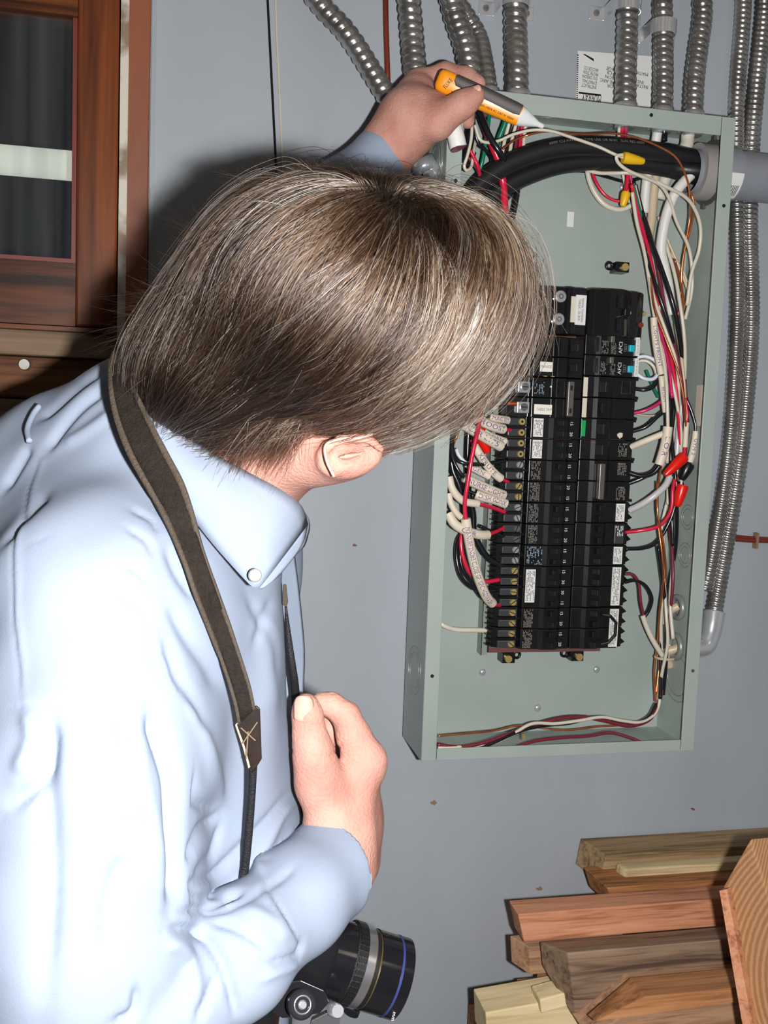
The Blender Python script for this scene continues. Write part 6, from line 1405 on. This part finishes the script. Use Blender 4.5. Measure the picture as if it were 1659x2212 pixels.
SR = [(300, 756), (288, 820), (318, 890), (362, 975), (396, 1040), (418, 1105), (440, 1185), (470, 1270), (497, 1345), (522, 1420), (541, 1480), (552, 1530)]
DO = ([0, .10, .25, .45, .6, .8, 1], [.700, .664, .645, .632, .635, .640, .65])
rib('webbing', SL, SR, M_WEB, cs, .006, .0024, dover=DO, inset=.10)
EL = [(a + (b[0] - a0) * 0, c) for (a, c), (a0, _), b in zip(SL, SL, SR)]
def lerp(A, B, t): return [(x0 + (x1 - x0) * t, y0 + (y1 - y0) * t) for (x0, y0), (x1, y1) in zip(A, B)]
rib('edge_binding', SL, lerp(SL, SR, .16), M_EDGE, cs, .0066, .0030, dover=DO, na=3); rib('edge_binding', lerp(SL, SR, .84), SR, M_EDGE, cs, .0066, .0030, dover=DO, na=3)
lt = [(512, 1566), (553, 1524), (561, 1532), (565, 1640), (545, 1672), (529, 1612)]
def plate(name, poly, d, m, th, par):
    P = [dp(x, y, dd) for (x, y), dd in zip(poly, d if hasattr(d, '__len__') else [d] * len(poly))]; return soften(MB().prism(P, RF * th).obj(name, m, par), .0006)
dl = [.618, .622, .623, .630, .632, .626]
dl = [min(sd(x, y, .008), .66) for x, y in lt]; dl = [sum(dl) / 6] * 6; dL = dl[0]
plate('leather_end', lt, dL, M_LEA, .0025, cs); plate('leather_backing', [(x - 5, y + (3 if i in (4, 5) else 0)) for i, (x, y) in enumerate(lt)], dL + .003, mat('tan_leather', srgb(176, 158, 132), .6), .0015, cs)
for A, B in (((520, 1572), (552, 1600)), ((524, 1606), (556, 1560)), ((536, 1580), (532, 1640))):
    MB().tube([dp(*A, dL - .0008), dp(*B, dL - .0008)], .0004, 5).obj('stitch', M_FLECK, cs)
TL = [(538, 1660), (536, 1720), (528, 1800), (522, 1860), (514, 1915), (506, 1960)]; TRr = [(556, 1650), (552, 1720), (546, 1800), (540, 1860), (533, 1915), (524, 1960)]
rib('thin_strap', TL, TRr, M_THIN, cs, .004, .0018, na=3, dover=([0, .5, 1], [dL, .67, .68]))
s2 = cs
plate('strap_tip', [(611, 1262), (618, 1262), (622, 1300), (618, 1314), (610, 1305)], .742, M_EDGE, .002, s2)
def band(name, Lp, Rp_, ds, m, par, th=.0018):
    n = 24; a = spline([(x, y, d) for (x, y), d in zip(Lp, ds)], 8); b = spline([(x, y, d) for (x, y), d in zip(Rp_, ds)], 8); P = []
    for u, v in zip(a, b): P += [dp(*u), dp(*v)]
    f = [(2 * i, 2 * i + 1, 2 * i + 3, 2 * i + 2) for i in range(len(a) - 1)]; o = link(name, P, f, m, par, True); s = o.modifiers.new('s', 'SOLIDIFY'); s.thickness = th; return o
band('thin_strap', [(615, 1310), (617, 1390), (623, 1440), (629, 1492), (632, 1580), (634, 1690), (638, 1740), (652, 1800), (668, 1900), (690, 2020)], [(620, 1310), (632, 1390), (640, 1440), (647, 1492), (652, 1580), (658, 1690), (660, 1740), (676, 1800), (692, 1900), (712, 2020)],
     [.742, .750, .755, .765, .79, .80, .80, .81, .83, .82], M_THIN, s2)

cm = thing('dslr_camera', 'black digital camera with large lens hanging below the forearm', 'camera', loc=dp(650, 2200, .80))
LA = dp(655, 2010, .835); axl = nrm_(im(.92, -.37, -.20)); lz = nrm_(-ray(800, 2100)); lz = nrm_(lz - axl * (lz @ axl)); ly = np.cross(axl, lz)
LO = dp(862, 2113, .755)                # centre of the front rim
M_CB = mat('camera_black', srgb(24, 24, 27), .32, spec=.5); M_CR = mat('camera_rubber', srgb(18, 18, 19), .6, bump=.5, bscale=900); M_CG = mat('camera_gloss', srgb(20, 20, 24), .12, spec=.6, coat=.4); M_BL = mat('blue_ring', srgb(46, 58, 110), .35); M_SILV = mat('silver_ring', srgb(190, 190, 195), .25, metal=.9)
def lens(t0, t1, r0, r1, name, m, n=40):
    return autosmooth(MB().cyl(LO - axl * t0, LO - axl * t1, r0, r1, n).obj(name, m, cm, True))
Rl = rp(84, .755)
def hollowcyl(t0, t1, r, ri, name, m, n=48):
    V = []; 
    for (t, q) in ((t0, ri), (t0, r), (t1, r), (t1, ri)): V += [LO - axl * t + q * (math.cos(a) * lz + math.sin(a) * ly) for a in np.arange(n) * 2 * math.pi / n]
    f = [(k * n + j, k * n + (j + 1) % n, ((k + 1) % 4) * n + (j + 1) % n, ((k + 1) % 4) * n + j) for k in range(4) for j in range(n)]
    return autosmooth(MB().add(V, f).obj(name, m, cm, True))
hollowcyl(0, .008, Rl, Rl * .88, 'filter_ring', M_CG); lens(.010, .0102, Rl * .87, Rl * .87, 'front_glass', M_CG)
hollowcyl(.008, .0098, Rl * .995, Rl * .8, 'blue_ring', M_BL)
lens(.0098, .026, Rl * .99, Rl * .99, 'lens_barrel', M_CG); lens(.026, .0268, Rl * .955, Rl * .955, 'gold_line', mat('dull_gold', srgb(110, 90, 52), .4, metal=.5)); lens(.0268, .030, Rl * .97, Rl * .97, 'lens_barrel', M_CB)
lens(.030, .0308, Rl * .97, Rl * .97, 'gold_line', mat('dull_gold', srgb(110, 90, 52), .4, metal=.5)); lens(.0308, .037, Rl * 1.0, Rl * 1.0, 'silver_band', M_SILV)
lens(.037, .0455, Rl * .99, Rl * .99, 'zoom_ring', M_CR); 
mb = MB()
for k in range(44):
    a = k / 44 * 2 * math.pi; rr = Rl * .995; c = LO - axl * .041 + rr * (math.cos(a) * lz + math.sin(a) * ly); e1 = axl * .0034; e2 = (-math.sin(a) * lz + math.cos(a) * ly) * .0014; e3 = (math.cos(a) * lz + math.sin(a) * ly) * .0012
    mb.prism([c - e1 - e2, c + e1 - e2, c + e1 + e2, c - e1 + e2], e3)
tag(mb.obj('rib', M_CB, cm), None, None, kind='stuff')
lens(.0455, .066, Rl * .97, Rl * .92, 'lens_barrel', M_CG); lens(.066, .085, Rl * .86, Rl * .84, 'lens_barrel', M_CB)
text('lens_text', '58mm', .0040, LO - axl * .004 + ly * Rl * .80 * (1 if ly @ RU < 0 else -1) + lz * Rl * .62, ly, axl, M_PAPER, cm, off=.0005)
# camera body
bc = LO - axl * .118; dn = ly if ly @ RU < 0 else -ly      # dn: towards lower part of the picture
BP = [Prim('cap', bc - dn * .045, bc + dn * .050, .022, .024, .02), Prim('cap', bc - dn * .045 - lz * .045, bc + dn * .050 - lz * .045, .022, .026, .02), Prim('cap', bc - dn * .045 + lz * .022, bc + dn * .030 + lz * .022, .020, .018, .02),
      Prim('cap', bc + lz * .034 - dn * .012 + axl * .01, bc + lz * .036 - dn * .022 - axl * .01, .022, .020, .02), Prim('cap', bc + dn * .058 + axl * .018 + lz * .005, bc + dn * .056 + axl * .016 - lz * .05, .017, .018, .02),
      Prim('cap', bc + axl * .02, bc + axl * .038, .036, .034, .02)]
G_, lo_ = grid_field(BP, .0025); V, Q = surface_net(G_, lo_, .0025); np_mesh('camera_body', V, Q, M_CB, cm)
def dial(px, py, d, r, h_, name, m, seg=28, knurl=False):
    c = dp(px, py, d); n_ = nrm_(lz + axl * .05); o = autosmooth(MB().tube([c, c + n_ * h_ * .8, c + n_ * h_], [r, r, r * .86], seg).obj(name, m, cm, True)); return c + n_ * h_, n_, o
M_DG = mat('dial_grey', srgb(60, 60, 66), .2, metal=.6)
c, n_, o = dial(648, 2168, .690, rp(31, .690), .006, 'mode_dial', M_DG); 
MB().tube(ring(np.zeros(3), 'z', rp(18, .690)) @ np.array([axl, dn, n_]) + c, .0009, 6, cap=False).obj('dial_ring', M_SILV, o, True); MB().cyl(c, c + n_ * .0022, rp(10, .690), rp(7, .690), 18).obj('dial_button', M_SHINY, o)
dial(720, 2180, .700, rp(15, .700), .010, 'shutter_button', M_SHINY); dial(588, 2145, .698, rp(11, .698), .005, 'strap_lug', M_SHINY)
plate('top_plate', [(575, 2150), (600, 2125), (650, 2118), (700, 2140), (712, 2165), (690, 2190), (610, 2200), (570, 2180)], .6985, mat('top_plate_grey', srgb(44, 44, 48), .25, metal=.5), .004, cm)
plate('grip_plate', [(672, 2205), (706, 2188), (735, 2196), (728, 2240), (660, 2250)], .704, M_SILV, .006, cm)
MB().cyl(dp(765, 2172, .765), dp(758, 2190, .76), .006, n=14).obj('focus_knob', M_CB, cm)
